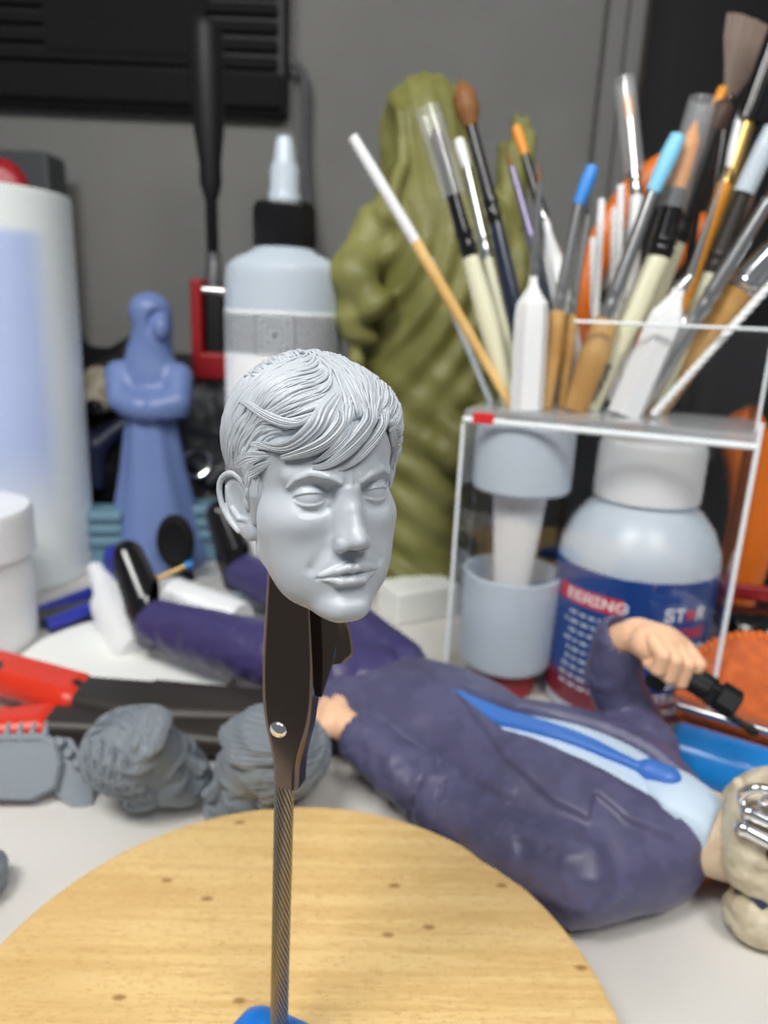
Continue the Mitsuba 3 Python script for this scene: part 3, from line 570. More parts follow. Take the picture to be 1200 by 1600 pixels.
    # round white plate under the figure's legs
    key = obj('white_plate', xf(lathe([(0, .05), (30, .05), (33.5, 1.2), (33.8, 1.8), (33.2, 1.9), (29.5, .9), (0, .8)], 90), None, (-74, 197, 0)), 'paper', smooth=30); tag(key, 'round shallow white plate under the figure\'s legs', 'plate')
    # white bottle lying down, ribbed white cap, blue tool, spoon, brass tweezers
    k = thing('glue_bottle', 'white nozzled bottle lying with its tip up beyond the plate', 'bottle')
    R = frame(V(-16, 20, 8)); o = V(-87, 219, 6)
    obj('body', xf(lathe([(0, -22), (6, -22), (7.6, -20), (7.8, 0), (7.4, 4), (5, 8), (0, 9)], 40), R, o + V(0, 0, 2.4)), 'white_plastic', k); obj('nozzle', xf(lathe([(4.6, 8), (4.2, 12), (3, 20), (2.8, 23), (2.2, 23.6), (0, 23.8)], 30), R, o + V(0, 0, 2.4)), 'white_plastic', k)
    key = obj('ribbed_tube', xf(lathe([(0, 0), (6.3, 0)] + [(6.6 - .6 * (q % 2), .8 + q * 1.1) for q in range(28)] + [(5.8, 31.4), (0, 31.4)], 60), frame(V(28, -17, -1)), (-72, 233, 7.6)), 'white_plastic'); tag(key, 'ribbed white tube lying beside the figure\'s trouser legs', 'tube')
    k = thing('blue_pliers', 'small blue-handled pliers lying left of the white nozzle', 'pliers')
    obj('handle', sweep(spline([(-121, 214, 3.4), (-110, 228, 4.6), (-100, 246, 5), (-97, 252, 5)], 24), 2.7, 2.2, sides=12), 'royal_blue', k)
    obj('handle', sweep(spline([(-108, 214, 3.4), (-100, 224, 4.6), (-95, 238, 5), (-95, 252, 5)], 24), 2.7, 2.2, sides=12), 'royal_blue', k)
    obj('head', cat([rbox((-101, 250, 1.6), (-91, 262, 8), 2), rbox((-99, 258, 2), (-93, 276, 6.6), 1.4)]), 'steel', k)
    k = thing('hobby_knife', 'dark hobby knife with a steel collar lying left of the plate', 'knife')
    obj('handle', rod((-118, 214, 3.2), (-98, 233, 3.2), 2.9), 'dark_grey', k); obj('collar', rod((-122, 210.2, 3.2), (-118, 214, 3.2), 3.1, 2.6), 'chrome', k)
    key = obj('blue_stopper', xf(lathe([(0, 0), (7.2, 0), (7.6, .8), (7.2, 8), (6, 9.4), (0, 9.8)], 60, rib=(20, .4, .5, 8)), rotx(18), (-104, 273, 1.5)), 'royal_blue'); tag(key, 'dark blue ribbed stopper at the foot of the blue robed statuette', 'cap')
    key = obj('spoon', U2 := sdf_mesh(U(2, sub(ell((-80, 263, 17.5), (7.4, 4, 11)), ell((-80, 258.6, 18), (6, 3.4, 9.4)), .5), cap((-80, 265, 8), (-76, 268, 1), 2.4, 1.8)), (-90, 256, -2), (-68, 272, 30), .5), 'black_matte', smooth=True); tag(key, 'black spoon bowl standing before the blue statuette', 'spoon')
    k = thing('brass_tool', 'thin brass rod with a blue end behind the ribbed tube', 'rod'); obj('shaft', rod((-84, 250, 7), (-74, 254, 11), .9), 'brass', k); obj('tip', rod((-74, 254, 11), (-71.5, 255, 12), 1.5, 1.2), 'sky_blue', k)
    # tub and jar
    k = thing('white_tub', 'tall translucent white tub showing lavender contents', 'tub')
    obj('body', xf(lathe([(0, 0), (31, 0), (32, 1), (32, 140.4), (31.6, 141.4), (31, 141.4), (30.6, 140.5), (30.6, 3), (0, 3)], 90), None, (-149.8, 272, 0)), 'tub', k)
    k = thing('white_jar', 'small white jar with a round lid before the translucent tub', 'jar')
    obj('body', xf(lathe([(0, 0), (18, 0), (19, .8), (19, 30), (0, 30)], 70), None, (-128, 206, 0)), 'white_plastic', k); obj('lid', xf(lathe([(20, 30), (20.6, 30.6), (20.6, 43), (19.6, 44.6), (16, 45), (0, 45.2)], 100, rib=(60, .25, 31, 43)), None, (-128, 206, .1)), 'white_plastic', k)
    # blue robed statuette
    c = V(-96, 290, 0)
    f = U(5, ell(c + V(2, 0, 98), (7.6, 7.4, 10.5)), ell(c + V(1, -1, 104), (7.0, 6.4, 5)), ell(c + V(0, 1, 84), (9.5, 8, 12)), ell(c + V(0, 1, 73), (13, 9, 12)))
    f = sub(f, ell(c + V(7, -8, 98), (5, 5, 6)), 2); f = U(2, f, ell(c + V(7, -6, 97), (3.4, 3.4, 4.6)))
    f = U(2.5, f, *[chain([c + V(s * 12, -1, 78), c + V(s * 11 + 2, -8, 69), c + V(2 + s * 3, -12, 67)], [5.5, 5.2, 4.4]) for s in (1, -1)], inter(ell(c + V(3, -5, 64), (14, 9.5, 10)), lambda p: 63 - p[:, 2], 1.5))
    skirt = lambda p: (np.hypot((p[:, 0] - c[0]) * (1 - .0), p[:, 1] - c[1]) - np.interp(p[:, 2], [0, 20, 40, 62, 80], [21.5, 17.2, 13, 9.6, 8]) - .55 * np.sin(7 * np.arctan2(p[:, 1] - c[1], p[:, 0] - c[0]) + .05 * p[:, 2])) * .85
    f = U(2, f, inter(skirt, lambda p: np.abs(p[:, 2] - 36) - 36, 1))
    key = obj('robed_statuette', sdf_mesh(f, c + V(-26, -26, -2), c + V(26, 26, 114), 1.0), 'blue_plastic', smooth=True); tag(key, 'light blue plastic statuette of a robed figure with folded arms', 'statuette')
    # dark clutter behind it
    c = V(-127, 318, 0); k = thing('toy_animal', 'black toy animal with a pale muzzle and pointed ears beside the tub', 'toy animal')
    f = U(5, ell(c + V(0, 2, 74), (15, 13, 12)), ell(c + V(0, 0, 32), (19, 14, 32)), chain([c + V(-9, 2, 80), c + V(-14, 6, 98)], [4.6, 1.6]), chain([c + V(9, 2, 82), c + V(17, 4, 92)], [5.4, 2.4]), *[chain([c + V(s * 14, -4, 46), c + V(s * 16, -12, 26), c + V(s * 11, -18, 8)], [7, 6, 6]) for s in (1, -1)])
    obj('body', sdf_mesh(wrinkle(f, 2, .08, 4), c + V(-34, -28, -2), c + V(34, 24, 106), 1.2), 'black', k, smooth=True)
    obj('muzzle', sdf_mesh(U(3, ell(c + V(3, -11, 71), (6.5, 7, 8.5)), ell(c + V(4, -15, 65), (6.5, 6, 5))), c + V(-10, -26, 54), c + V(16, 4, 84), .9), 'bone', k, smooth=True, label='pale muzzle')
    obj('nose', sdf_mesh(ell(c + V(5, -21, 64), (3.4, 2.4, 2.6)), c + V(0, -26, 59), c + V(10, -17, 69), .5), 'black_gloss', k, smooth=True)
    obj('scarf', sdf_mesh(U(3, chain([c + V(-14, -10, 56), c + V(2, -17, 46), c + V(15, -10, 56)], [4, 5, 4]), chain([c + V(2, -17, 46), c + V(3, -19, 30)], [5, 3.4])), c + V(-22, -28, 22), c + V(24, 0, 66), 1.0), 'navy', k, smooth=True)
    for c, r, sd, mt, lb in ((V(-76, 324, 0), (23, 16, 48), 3, 'dark_grey', 'dark grey armoured toy torso behind the blue statuette'), (V(-106, 332, 0), (16, 12, 32), 6, 'black', 'black ridged toy piece between the toy animal and the blue statuette'), (V(-52, 300, 0), (15, 12, 34), 9, 'navy', 'dark navy toy piece between the statuette and the dropper bottle')):
        f = U(4, ell(c + V(0, 0, r[2] * .55), (r[0] * .8, r[1] * .8, r[2] * .55)), ell(c + V(-r[0] * .45, -3, r[2] * 1.1), (r[0] * .5, r[1] * .6, r[2] * .4)), ell(c + V(r[0] * .4, -2, r[2] * 1.2), (r[0] * .5, r[1] * .7, r[2] * .38)), bx(c + V(0, -4, r[2] * .25), (r[0] * .8, r[1] * .8, r[2] * .25), 3), chain([c + V(-r[0] * .8, -6, r[2] * .9), c + V(0, -r[1], r[2] * .7), c + V(r[0] * .8, -6, r[2] * .95)], [3, 4, 3]))
        key = obj('toy_piece', sdf_mesh(wrinkle(f, 5, .07, sd), c + V(-r[0] - 8, -r[1] - 10, -2), c + V(r[0] + 8, r[1] + 6, r[2] * 1.7), 1.2), mt, smooth=True); tag(key, lb, 'toy part')
    key = obj('chrome_ring', xf(trimesh.creation.torus(6, .9, 24, 10), rotx(60), (-82, 303, 40)), 'chrome'); tag(key, 'chrome ring hanging on the dark armoured toy', 'ring')
    for p, lb in (((-115, 281, 0), 'teal ridged block at the left of the blue statuette'), ((-75, 296, 0), 'teal ridged block at the right of the blue statuette')):
        k = thing('teal_block', lb, 'block'); obj('base', xf(rbox((-8, -6, 0), (8, 6, 17), 1.6), rotz(8), p), 'teal', k)
        for q in range(3): obj('ridge', xf(rbox((-9, -8, 0), (9, 7, 4.4), 1.2), rotz(8), V(*p) + V(0, 0, 10 + q * 5.2)), 'teal', k)
    key = obj('red_figure', sdf_mesh(wrinkle(U(4, ell((-155, 302, 142), (11, 8, 15)), ell((-158, 302, 70), (9, 9, 72))), 3, .1, 1), (-172, 290, -4), (-140, 314, 162), 1.3), 'deep_red', smooth=True); tag(key, 'dark red toy figure standing behind the translucent tub', 'toy figure')
    # toggle clamp
    k = thing('toggle_clamp', 'red toggle clamp with a long black handle standing before the wall', 'clamp')
    obj('handle', xf(lathe([(0, 0), (3, .3), (4.6, 6), (4.6, 14), (6.2, 26), (6.9, 46), (6.6, 62), (5, 66), (0, 67)], 30), roty(-1), (-79.5, 330, 150)), 'black', k)
    obj('shaft', rod((-79.2, 330, 112), (-79.6, 330, 152), 2.6), 'black_gloss', k); obj('fitting', cat([xf(lathe([(0, 0), (4, 0), (4.6, 3), (3.4, 10), (3.6, 14), (0, 14)], 24), None, (-79, 330, 114)), rod((-86, 326, 112), (-72, 326, 112), 2.6)]), 'steel', k)
    obj('body', cat([rbox((-88, 322, 74), (-83, 338, 117), 1.6), rbox((-88, 322, 74), (-69, 338, 86), 1.6), rbox((-86, 333, 74), (-70, 338, 110), 1.4)]), 'deep_red', k); obj('link', rbox((-82, 324, 84), (-74, 332, 112), 1.4), 'black', k); obj('post', rbox((-85, 323, 0), (-71, 337, 76), 2), 'black', k)
    # dropper bottle
    k = thing('dropper_bottle', 'clear dropper bottle with black cap and line-patterned label', 'bottle'); o = V(-38, 260, 0)
    obj('body', xf(lathe([(0, 0), (19.6, 0), (20.2, 1), (20.2, 116), (19.4, 119.5), (16.5, 122), (11, 124.5), (9.6, 126), (0, 126)], 80), None, o), 'milky_blue', k)
    obj('label', xf(lathe([(20.3, 8), (20.45, 8.2), (20.45, 89.8), (20.3, 90)], 90), None, o), 'label_white', k); obj('label_border', xf(lathe([(20.3, 90), (20.5, 90.2), (20.5, 104.8), (20.3, 105)], 120), None, o), 'pattern_label', k)
    obj('cap', xf(lathe([(0, 126), (10.2, 126), (10.5, 126.6), (10.5, 138), (9.6, 140), (0, 140)], 144, rib=(36, .55, 126.5, 138.4)), None, o), 'black_gloss', k)
    obj('nozzle', xf(lathe([(0, 140), (5.4, 140), (5.4, 143), (4.8, 144), (4.8, 151), (3.6, 153.4), (3.2, 158), (2.4, 160.4), (0, 160.6)], 60, rib=(14, .4, 143.5, 151.5)), None, o), 'milky_blue', k, label='translucent ribbed nozzle')
# ---------------------------------------------------------------- right half of the desk
BD, BN = unit(V(63.5, -25, 0)), unit(V(25, 63.5, 0))
def Bx(a, b, z): return V(19.5, 185, 0) + BD * a + BN * b + V(0, 0, z)      # along the holder's front, into it, up
def panel(p, q, r, s): return tri([p, q, r, s], [[0, 1, 2], [0, 2, 3]])
def build_right():
    # olive hooded statue
    c = V(11, 268, 0)
    body = U(12, ell(c + V(4, 2, 124), (26, 20, 34)), ell(c + V(6, 4, 84), (29, 22, 42)), ell(c + V(4, 4, 36), (19, 20, 42)), ell(c + V(2, 2, 6), (19, 20, 12)))
    hood = U(6, ell(c + V(-3, 0, 162), (16, 17, 21)), ell(c + V(1, 3, 152), (17, 17, 26)))
    hood = sub(hood, ell(c + V(-21, -9, 157), (12, 14, 18)), 2)
    hood = U(2, hood, chain([c + V(-15, -2, 175), c + V(-11, -14, 167), c + V(-10, -16, 152), c + V(-14, -14, 138)], [1.2, 1.8, 2, 2]))
    f = U(8, body, hood)
    f = U(5, f, chain([c + V(-18, -6, 134), c + V(-25, -14, 118), c + V(-18, -20, 110)], [8, 7.5, 6]), chain([c + V(20, -4, 136), c + V(30, -6, 118), c + V(28, -8, 90)], [9, 9, 8]))
    f = U(3, f, chain([c + V(-24, -14, 122), c + V(-25, -15, 106)], [5.6, 6]), chain([c + V(-24, -14, 110), c + V(-22, -13, 30)], [2.6, 2.6]), ell(c + V(-21, -15, 98), (6, 5, 4)))
    f = U(3, f, chain([c + V(26, 8, 120), c + V(29, 8, 150), c + V(30, 8, 160)], [8, 6, 5]), chain([c + V(28.6, 6, 160), c + V(28.6, 5, 172)], [1.9, 1.5]), chain([c + V(31.2, 6, 160), c + V(31.6, 5, 171)], [1.9, 1.5]), chain([c + V(33.4, 7, 157), c + V(34.6, 6, 167)], [1.9, 1.5]), chain([c + V(25, 6, 155), c + V(24.4, 4, 163)], [1.9, 1.6]))
    f = sub(f, chain([c + V(-14, -22, 78), c + V(4, -22, 73), c + V(24, -18, 66)], [.8, 1, .8]), 3); f = U(4, f, ell(c + V(12, -16, 62), (8, 7, 9)))
    def folds(p):
        d = f(p); q = p - c; z = q[:, 2]
        top = np.sin(.45 * (q[:, 0] * .75 + np.hypot(q[:, 0] + 14, q[:, 2] - 132) * .9)); low = np.sin(.42 * (q[:, 0] * .7 + z * 1.1) + 1.2 * meshkit.noise(p * .05, 2))
        w = np.clip((z - 66) / 30, 0, 1); hd = np.clip((z - 128) / 14, 0, 1); hood_f = np.sin(1.1 * q[:, 0] + .25 * z + 2 * meshkit.noise(p * .06, 4)) * .3
        return d + 1.0 * (top * w + low * (1 - w)) * (1 - hd) + hd * hood_f + .9 * (1 - hd) * (meshkit.fbm(p * .09, 2, 7) - .5)
    key = obj('hooded_statue', sdf_mesh(folds, c + V(-40, -34, -1), c + V(48, 34, 188), 1.15), 'olive', smooth=True); tag(key, 'tall olive green statue of a hooded robed figure behind the brushes', 'statue')
    # clear stepped brush holder
    k = thing('brush_holder', 'clear acrylic stepped holder full of brushes over two bottles', 'brush holder')
    W, Dp, H, H2 = 68.4, 33, 79.5, 106
    obj('front_panel', panel(Bx(0, 0, .2), Bx(W, 0, .2), Bx(W, 0, H), Bx(0, 0, H)), 'acrylic', k, smooth=False)
    obj('side_panel', panel(Bx(0, 0, .2), Bx(0, Dp, .2), Bx(0, Dp, H), Bx(0, 0, H)), 'acrylic', k, smooth=False)
    obj('side_panel', panel(Bx(W, 0, .2), Bx(W, Dp, .2), Bx(W, Dp, H2), Bx(W, 8, H2)), 'acrylic', k, smooth=False)
    obj('upper_panel', panel(Bx(24, 9, 83), Bx(W, 9, 83), Bx(W, 9, H2), Bx(24, 9, H2)), 'acrylic', k, smooth=False)
    R = np.stack([BD, BN, V(0, 0, 1)], 1)
    obj('shelf', xf(rbox((0, 0, H + .2), (W, Dp, 83.3), .9), R, Bx(0, 0, 0)), 'frosted', k, label='bright shelf edge')
    scene[k + '__shelf']['bsdf'] = {'type': 'ref', 'id': 'acrylic_rough'}
    scene['acrylic_rough'] = {'type': 'blendbsdf', 'weight': .2, 'a': {'type': 'thindielectric', 'int_ior': 1.49}, 'b': {'type': 'twosided', 'x': {'type': 'diffuse', 'reflectance': {'type': 'rgb', 'value': [.8, .83, .86]}}}}
    for a0, b0, z0, a1, b1, z1, w in ((0, 0, .4, 0, 0, H, .5), (W, 0, .4, W, 0, 86, .6), (W, 8, 83, W, 9, H2, .4), (24, 9, H2, W, 9, H2, .4), (W, 9, H2, W, Dp, H2, .5), (0, 0, H + 1, W, 0, H + 1, .8)):
        obj('edge', rod(Bx(a0, b0, z0), Bx(a1, b1, z1), w, sides=10), 'frosted', k)
    obj('red_sticker', xf(rbox((2.6, -.95, H + .4), (8, -.2, 82.6), .15), R, Bx(0, 0, 0)), 'red_ink', k)
    # glue bottle
    k = thing('glue_bottle', 'blue-labelled glue bottle with white cap inside the clear holder', 'bottle'); o = V(71, 190, 0); r = 21.5
    obj('body', xf(lathe([(0, .2), (20, .2), (21.3, 1.4), (21.4, 44), (20.9, 48), (18.6, 53.5), (15, 58), (12.4, 60.2), (11.6, 62), (0, 62)], 90), None, o), 'milky', k)
    obj('cap', xf(lathe([(0, 60.6), (13.3, 60.6), (13.9, 61.2), (13.8, 75), (12.8, 76.6), (0, 76.9)], 210, rib=(70, .35, 61.6, 75.4)), None, o), 'white_plastic', k)
    obj('label', xf(lathe([(21.45, 4), (21.6, 4.2), (21.6, 43.6), (21.45, 43.8)], 100), None, o), 'glue_label', k, label='blue label with a dark red foot'); lb = k + '__label'
    def wrapped(text, h, ang, z, bold=True, sx=1.0):
        m = meshkit.text_mesh(text, h, .12, bold); m = m.subdivide_to_size(1.2); v = np.array(m.vertices); v[:, 0] = (v[:, 0] - v[:, 0].max() / 2) * sx
        a = math.radians(ang) + v[:, 0] / r; rr = r + .12 + v[:, 2]; return trimesh.Trimesh(np.stack([o[0] + rr * np.sin(a), o[1] - rr * np.cos(a), z + v[:, 1]], 1), m.faces, process=False)
    def patch(a0, a1, z0, z1, dr_=.12):
        a = np.radians(np.linspace(a0, a1, 24)); rr = r + dr_; v = np.vstack([np.stack([o[0] + rr * np.sin(a), o[1] - rr * np.cos(a), a * 0 + z], 1) for z in (z0, z1)]); i = np.arange(23)
        return tri(v, np.stack([i, i + 1, i + 25, i + 24], 1))
    obj('red_band', patch(-78, -24, 33.6, 38.0, .16), 'red_ink', lb, smooth=True); obj('lettering', wrapped('EERING', 2.6, -45, 34.6, sx=1.35), 'label_white', lb, smooth=False)
    for t, h, a, z, m_ in (('ST', 3.4, 10, 33.6, 'label_white'), ('\u2605', 3.2, 22, 33.6, 'red_ink'), ('R', 3.4, 31, 33.6, 'label_white'), ('BOND', 2.8, 24, 28.6, 'red_ink'), ('MED', 4.4, 26, 21.6, 'label_white'), ('HIGH', 1.9, 20, 17.6, 'label_white'), ('PREMIUM', 2.0, 20, 14.6, 'label_white'), ('INSTANT', 2.5, 12, 10.2, 'label_white'), ('Adhesive', 1.9, 14, 7, 'label_white')):
        try: obj('lettering', wrapped(t, h, a, z), m_, lb, smooth=False)
        except Exception: pass
    rg = np.random.default_rng(5)
    for q in range(9):
        z = 30.4 - q * 2.6; a = -66 + rg.uniform(-3, 3); lines = []
        while a < -22: w = rg.uniform(3, 8); lines.append(patch(a, min(a + w, -20), z, z + 1.0, .15)); a += w + 2.2
        obj('text_line', cat(lines), 'milky', lb, smooth=True, kind='stuff')
    # upturned nozzle
    k = thing('bottle_applicator', 'upside-down white ribbed nozzle with its cap and cup inside the clear holder', 'nozzle'); o = V(37.6, 194, 0)
    obj('cap', xf(lathe([(0, 61), (12.9, 61), (13.5, 62), (13.5, 78.6), (12.6, 79.3), (0, 79.3)], 96, rib=(16, .7, 63, 77)), None, o), 'milky', k)
    obj('cone', xf(lathe([(0, 22), (4.8, 22), (4.9, 30), (7.6, 60), (7.8, 61.4), (0, 61.4)], 120, rib=(24, .45, 23, 60)), None, o), 'white_plastic', k)
    obj('cup', xf(lathe([(0, 9), (12.6, 9), (13.4, 11), (14.2, 36), (14, 36.8), (13.2, 36.8), (12.8, 36), (12.2, 13), (0, 12)], 70), None, o), 'milky', k)
    obj('foot', xf(lathe([(0, .2), (9, .2), (9.4, 1), (9, 8), (5, 9.4), (0, 9.4)], 40), None, o), 'deep_red', k)
    build_brushes()
    # things at the right edge
    k = thing('leather_coaster', 'round orange leather disc with a stitched rim leaning behind the toy revolver', 'leather disc')
    o = V(93, 158, 17); R = frame(V(-.42, -.82, .38))
    obj('disc', xf(lathe([(0, -1.2), (17, -1.2), (18, -.4), (18, .6), (17, 1.2), (0, 1.0)], 80), R, o), 'orange_leather', k)
    for q in range(64): obj('stitch', xf(rbox((16.2, -.45, .7), (18.3, .45, 1.7), .3, 6), R @ rotz(q * 360 / 64), o), 'orange', k)
    k = thing('blue_tin', 'glossy sky blue tin with a silver lid lying by the neck of the figure', 'tin'); a, b = V(72, 152, 7.4), V(116, 126, 7.4); R = frame(b - a); L = np.linalg.norm(b - a)
    obj('body', xf(lathe([(0, 0), (6.4, 0), (7.2, .8), (7.2, L - 1), (6.4, L), (0, L)], 50), R, a), 'sky_blue', k); obj('lid', xf(rbox((0, -2.5, -1), (L, 2.5, 1), .8), np.stack([unit(b - a), unit(np.cross(V(0, 0, 1), b - a)), V(0, 0, 1)], 1), a + V(1.5, 5.5, 10)), 'steel', k)
    key = obj('orange_strap', sweep(spline([(62, 120, 1.5), (74, 122, 2), (88, 119, 2), (110, 112, 2)], 30), 4.6, 1.3, sides=16, nrm=V(0, 0, 1)), 'orange'); tag(key, 'flat orange strap lying under the neck of the figure', 'strap')
    k = thing('spring_clamp', 'orange spring clamp standing on the black box behind the brushes', 'clamp')
    obj('arm', sweep(spline([(60, 232, 79), (59, 234, 108), (63, 235, 128), (73, 236, 146), (86, 236, 154)], 40), 4.6, 3.6, sides=16, nrm=V(0, -1, 0)), 'orange', k); obj('arm', sweep(spline([(80, 232, 79), (78, 236, 108), (84, 237, 124), (96, 237, 136)], 40), 4.6, 3.6, sides=16, nrm=V(0, -1, 0)), 'orange', k); obj('pivot', xf(lathe([(0, -7), (3, -7), (3, 7), (0, 7)], 20), rotx(90), (69, 235, 114)), 'dark_steel', k)
    key = obj('orange_grip', sweep(spline([(112, 226, 0), (122, 230, 30), (120, 232, 62), (112, 234, 78)], 30), 8, 6, sides=18, nrm=V(0, -1, 0)), 'orange'); tag(key, 'curved orange tool grip standing right of the clear holder', 'tool')
    key = obj('red_ruler', xf(rbox((0, 0, 0), (70, 3, 5), .8), rotz(-14), (104, 214, 23.5)), 'deep_red'); tag(key, 'dark red bar across the black tools at the right edge', 'bar')
    key = obj('black_tool', sdf_mesh(wrinkle(U(5, chain([(102, 196, 4), (112, 198, 12), (130, 196, 20)], [6, 8, 8]), bx((118, 204, 11), (14, 6, 12), 3)), 2, .1, 4), (92, 184, -2), (142, 216, 32), .9), 'black_gloss', smooth=True); tag(key, 'glossy black tool lying at the right of the clear holder', 'tool')
    key = obj('slate_wedge', xf(extrude([(0, 0), (26, 0), (26, 22), (10, 20)], 4, .5), rotx(78), (104, 186, .8)), 'dark_grey'); tag(key, 'dark grey wedge standing beside the glossy black tool', 'model part')
    key = obj('cord_coil', cat([xf(trimesh.creation.torus(9 - q * 1.2, 1.7, 30, 10), rotx(6 * q - 8), (12 + q, 268 - 6, 2.2 + q * 3.0)) for q in range(4)]), 'black_matte'); tag(key, 'coil of dark cord in front of the olive statue', 'cord')
    key = obj('white_carton', xf(rbox((0, 0, 0), (26, 16, 12), 1), rotz(28) @ rotx(0), (6, 232, 0.1)), 'paper'); tag(key, 'white carton between the olive statue and the far leg of the coat', 'carton')
    # skull creature at the right edge
    k = thing('skull_toy', 'bone-coloured toy skull with chrome claws at the right edge of the desk', 'toy skull'); c = V(77, 110, 14)
    f = U(4, ell((79, 113, 19), (14.5, 9.5, 10)), chain([(66.5, 108, 24), (66, 106, 14), (72, 102, 11)], [3.4, 3.2, 2.6]), ell((72, 106, 20), (8, 5, 8)))
    f = U(1.5, f, chain([(66, 110, 24), (64.6, 110, 28.6)], [2.6, .9])); f = sub(f, chain([(66, 101, 21.4), (71, 99, 20)], [1.7, 2.2]), 1.5); f = sub(f, chain([(64, 102, 17), (70, 98, 15)], [.5, .7]), 1.2)
    obj('cranium', sdf_mesh(wrinkle(f, .8, .3, 6), (58, 92, 4), (98, 126, 36), .42), 'bone', k, smooth=True)
    j = U(3, ell((77, 106, 5.4), (12.5, 6.6, 5.4)), ell((70, 103.5, 6.4), (5.4, 3.6, 5)), ell((84, 112, 6), (9, 8, 6)))
    j = sub(j, chain([(66, 99, 8), (72, 98, 3)], [.5, .5]), 1.4)
    obj('jaw', sdf_mesh(wrinkle(j, .8, .3, 8), (60, 94, -1), (98, 124, 14), .42), 'bone', k, smooth=True)
    obj('hinge', cat([rod((65.5, 105, 13.6), (69, 102, 10.6), 1.7), rod((66, 107, 11), (75, 104, 11), 2.4)]), 'navy', k, label='dark blue hinge'); obj('eye_pit', sdf_mesh(ell((69.5, 101.6, 20.8), (2.6, 1.6, 1.4)), (64, 97, 17), (75, 105, 25), .3), 'dark_brown', k, smooth=True)
    obj('claw', sweep(spline([(63.4, 104.8, 28), (63.8, 104, 32), (66, 103.4, 32.2), (67.6, 103, 29.5), (68.4, 103, 27)], 24), np.interp(np.linspace(0, 4, 24), range(5), [.8, .75, .75, .7, .4]), sides=12), 'chrome', k, label='chrome claw')
    obj('claw', sweep(spline([(66, 104, 29), (66.8, 103, 31), (69, 102.4, 30.6), (70, 102, 27)], 24), np.interp(np.linspace(0, 3, 24), range(4), [.8, .7, .7, .4]), sides=12), 'chrome', k, label='chrome claw')
    for p, q in (((63.4, 103.6, 27.6), (70.5, 99.6, 26.8)), ((62.6, 102.8, 25), (70, 98.8, 23.4))):
        p, q = V(*p), V(*q); m_ = p + (q - p) * .55; obj('piston', cat([rod(p, m_, 1.15), rod(m_, q, .65), xf(trimesh.creation.icosphere(3, 1.35), None, p), xf(trimesh.creation.icosphere(3, 1.2), None, m_)]), 'chrome', k, label='chrome piston')
def brush(label, pts, rr, cols, kind='round'):
    """handle, ferrule and bristle along four points from the foot to the tip"""
    P = [V(*p) for p in pts]; wh, wf, wb = rr; hc, fc, bc = cols; k = thing('paint_brush', label, 'brush', None)
    h = np.array([P[0] + (P[1] - P[0]) * s for s in np.linspace(0, 1, 16)]); s = np.linspace(0, 1, 16)
    if kind == 'tri': obj('handle', sweep(h, np.interp(s, [0, .7, .8, .92, 1], [wh, wh, wh * .92, wf * 1.25, wf * 1.05]), sides=6), hc, k, smooth=25)
    else: obj('handle', sweep(h, np.interp(s, [0, .6, 1], [wh * .8, wh, max(wf * 1.02, wh * .82)]), sides=18), hc, k)
    L = np.linalg.norm(P[2] - P[1]); fz = [0, .06, .1, .14, .2, .24, .28, 1]; fr = [1.04, 1.04, 1.2, 1.04, 1.04, 1.2, 1.02, .8]
    if L > .5: obj('ferrule', sweep(np.array([P[1] + (P[2] - P[1]) * t for t in fz]), np.array(fr) * wf, sides=20), fc, k, smooth=50)
    d = P[3] - P[2]
    if np.linalg.norm(d) > .5:
        t = np.linspace(0, 1, 14); shp = {'round': [.85, 1, .95, .1], 'flat': [.8, .95, 1, .85], 'mop': [.55, 1, .95, .25], 'fan': [.22, .5, .85, 1.0], 'tube': [1, 1, 1, .9], 'point': [.9, .7, .4, .08]}[kind if kind != 'tri' else 'point']
        obj('bristle', sweep(P[2] + d * t[:, None], wb * np.interp(t, [0, .35, .7, 1], shp), wb * np.interp(t, [0, .35, .7, 1], shp) * (.3 if kind == 'fan' else 1), sides=40, nrm=V(.2, -1, .2), prof=lambda th: 1 + .05 * np.cos(13 * th)), bc, k, smooth=60)
    return k
def sheath(k, a, b, r): obj('clear_sheath', sweep(np.array([V(*a), V(*b)]), r, sides=24, cap=False), 'clear_plastic', k, smooth=True)
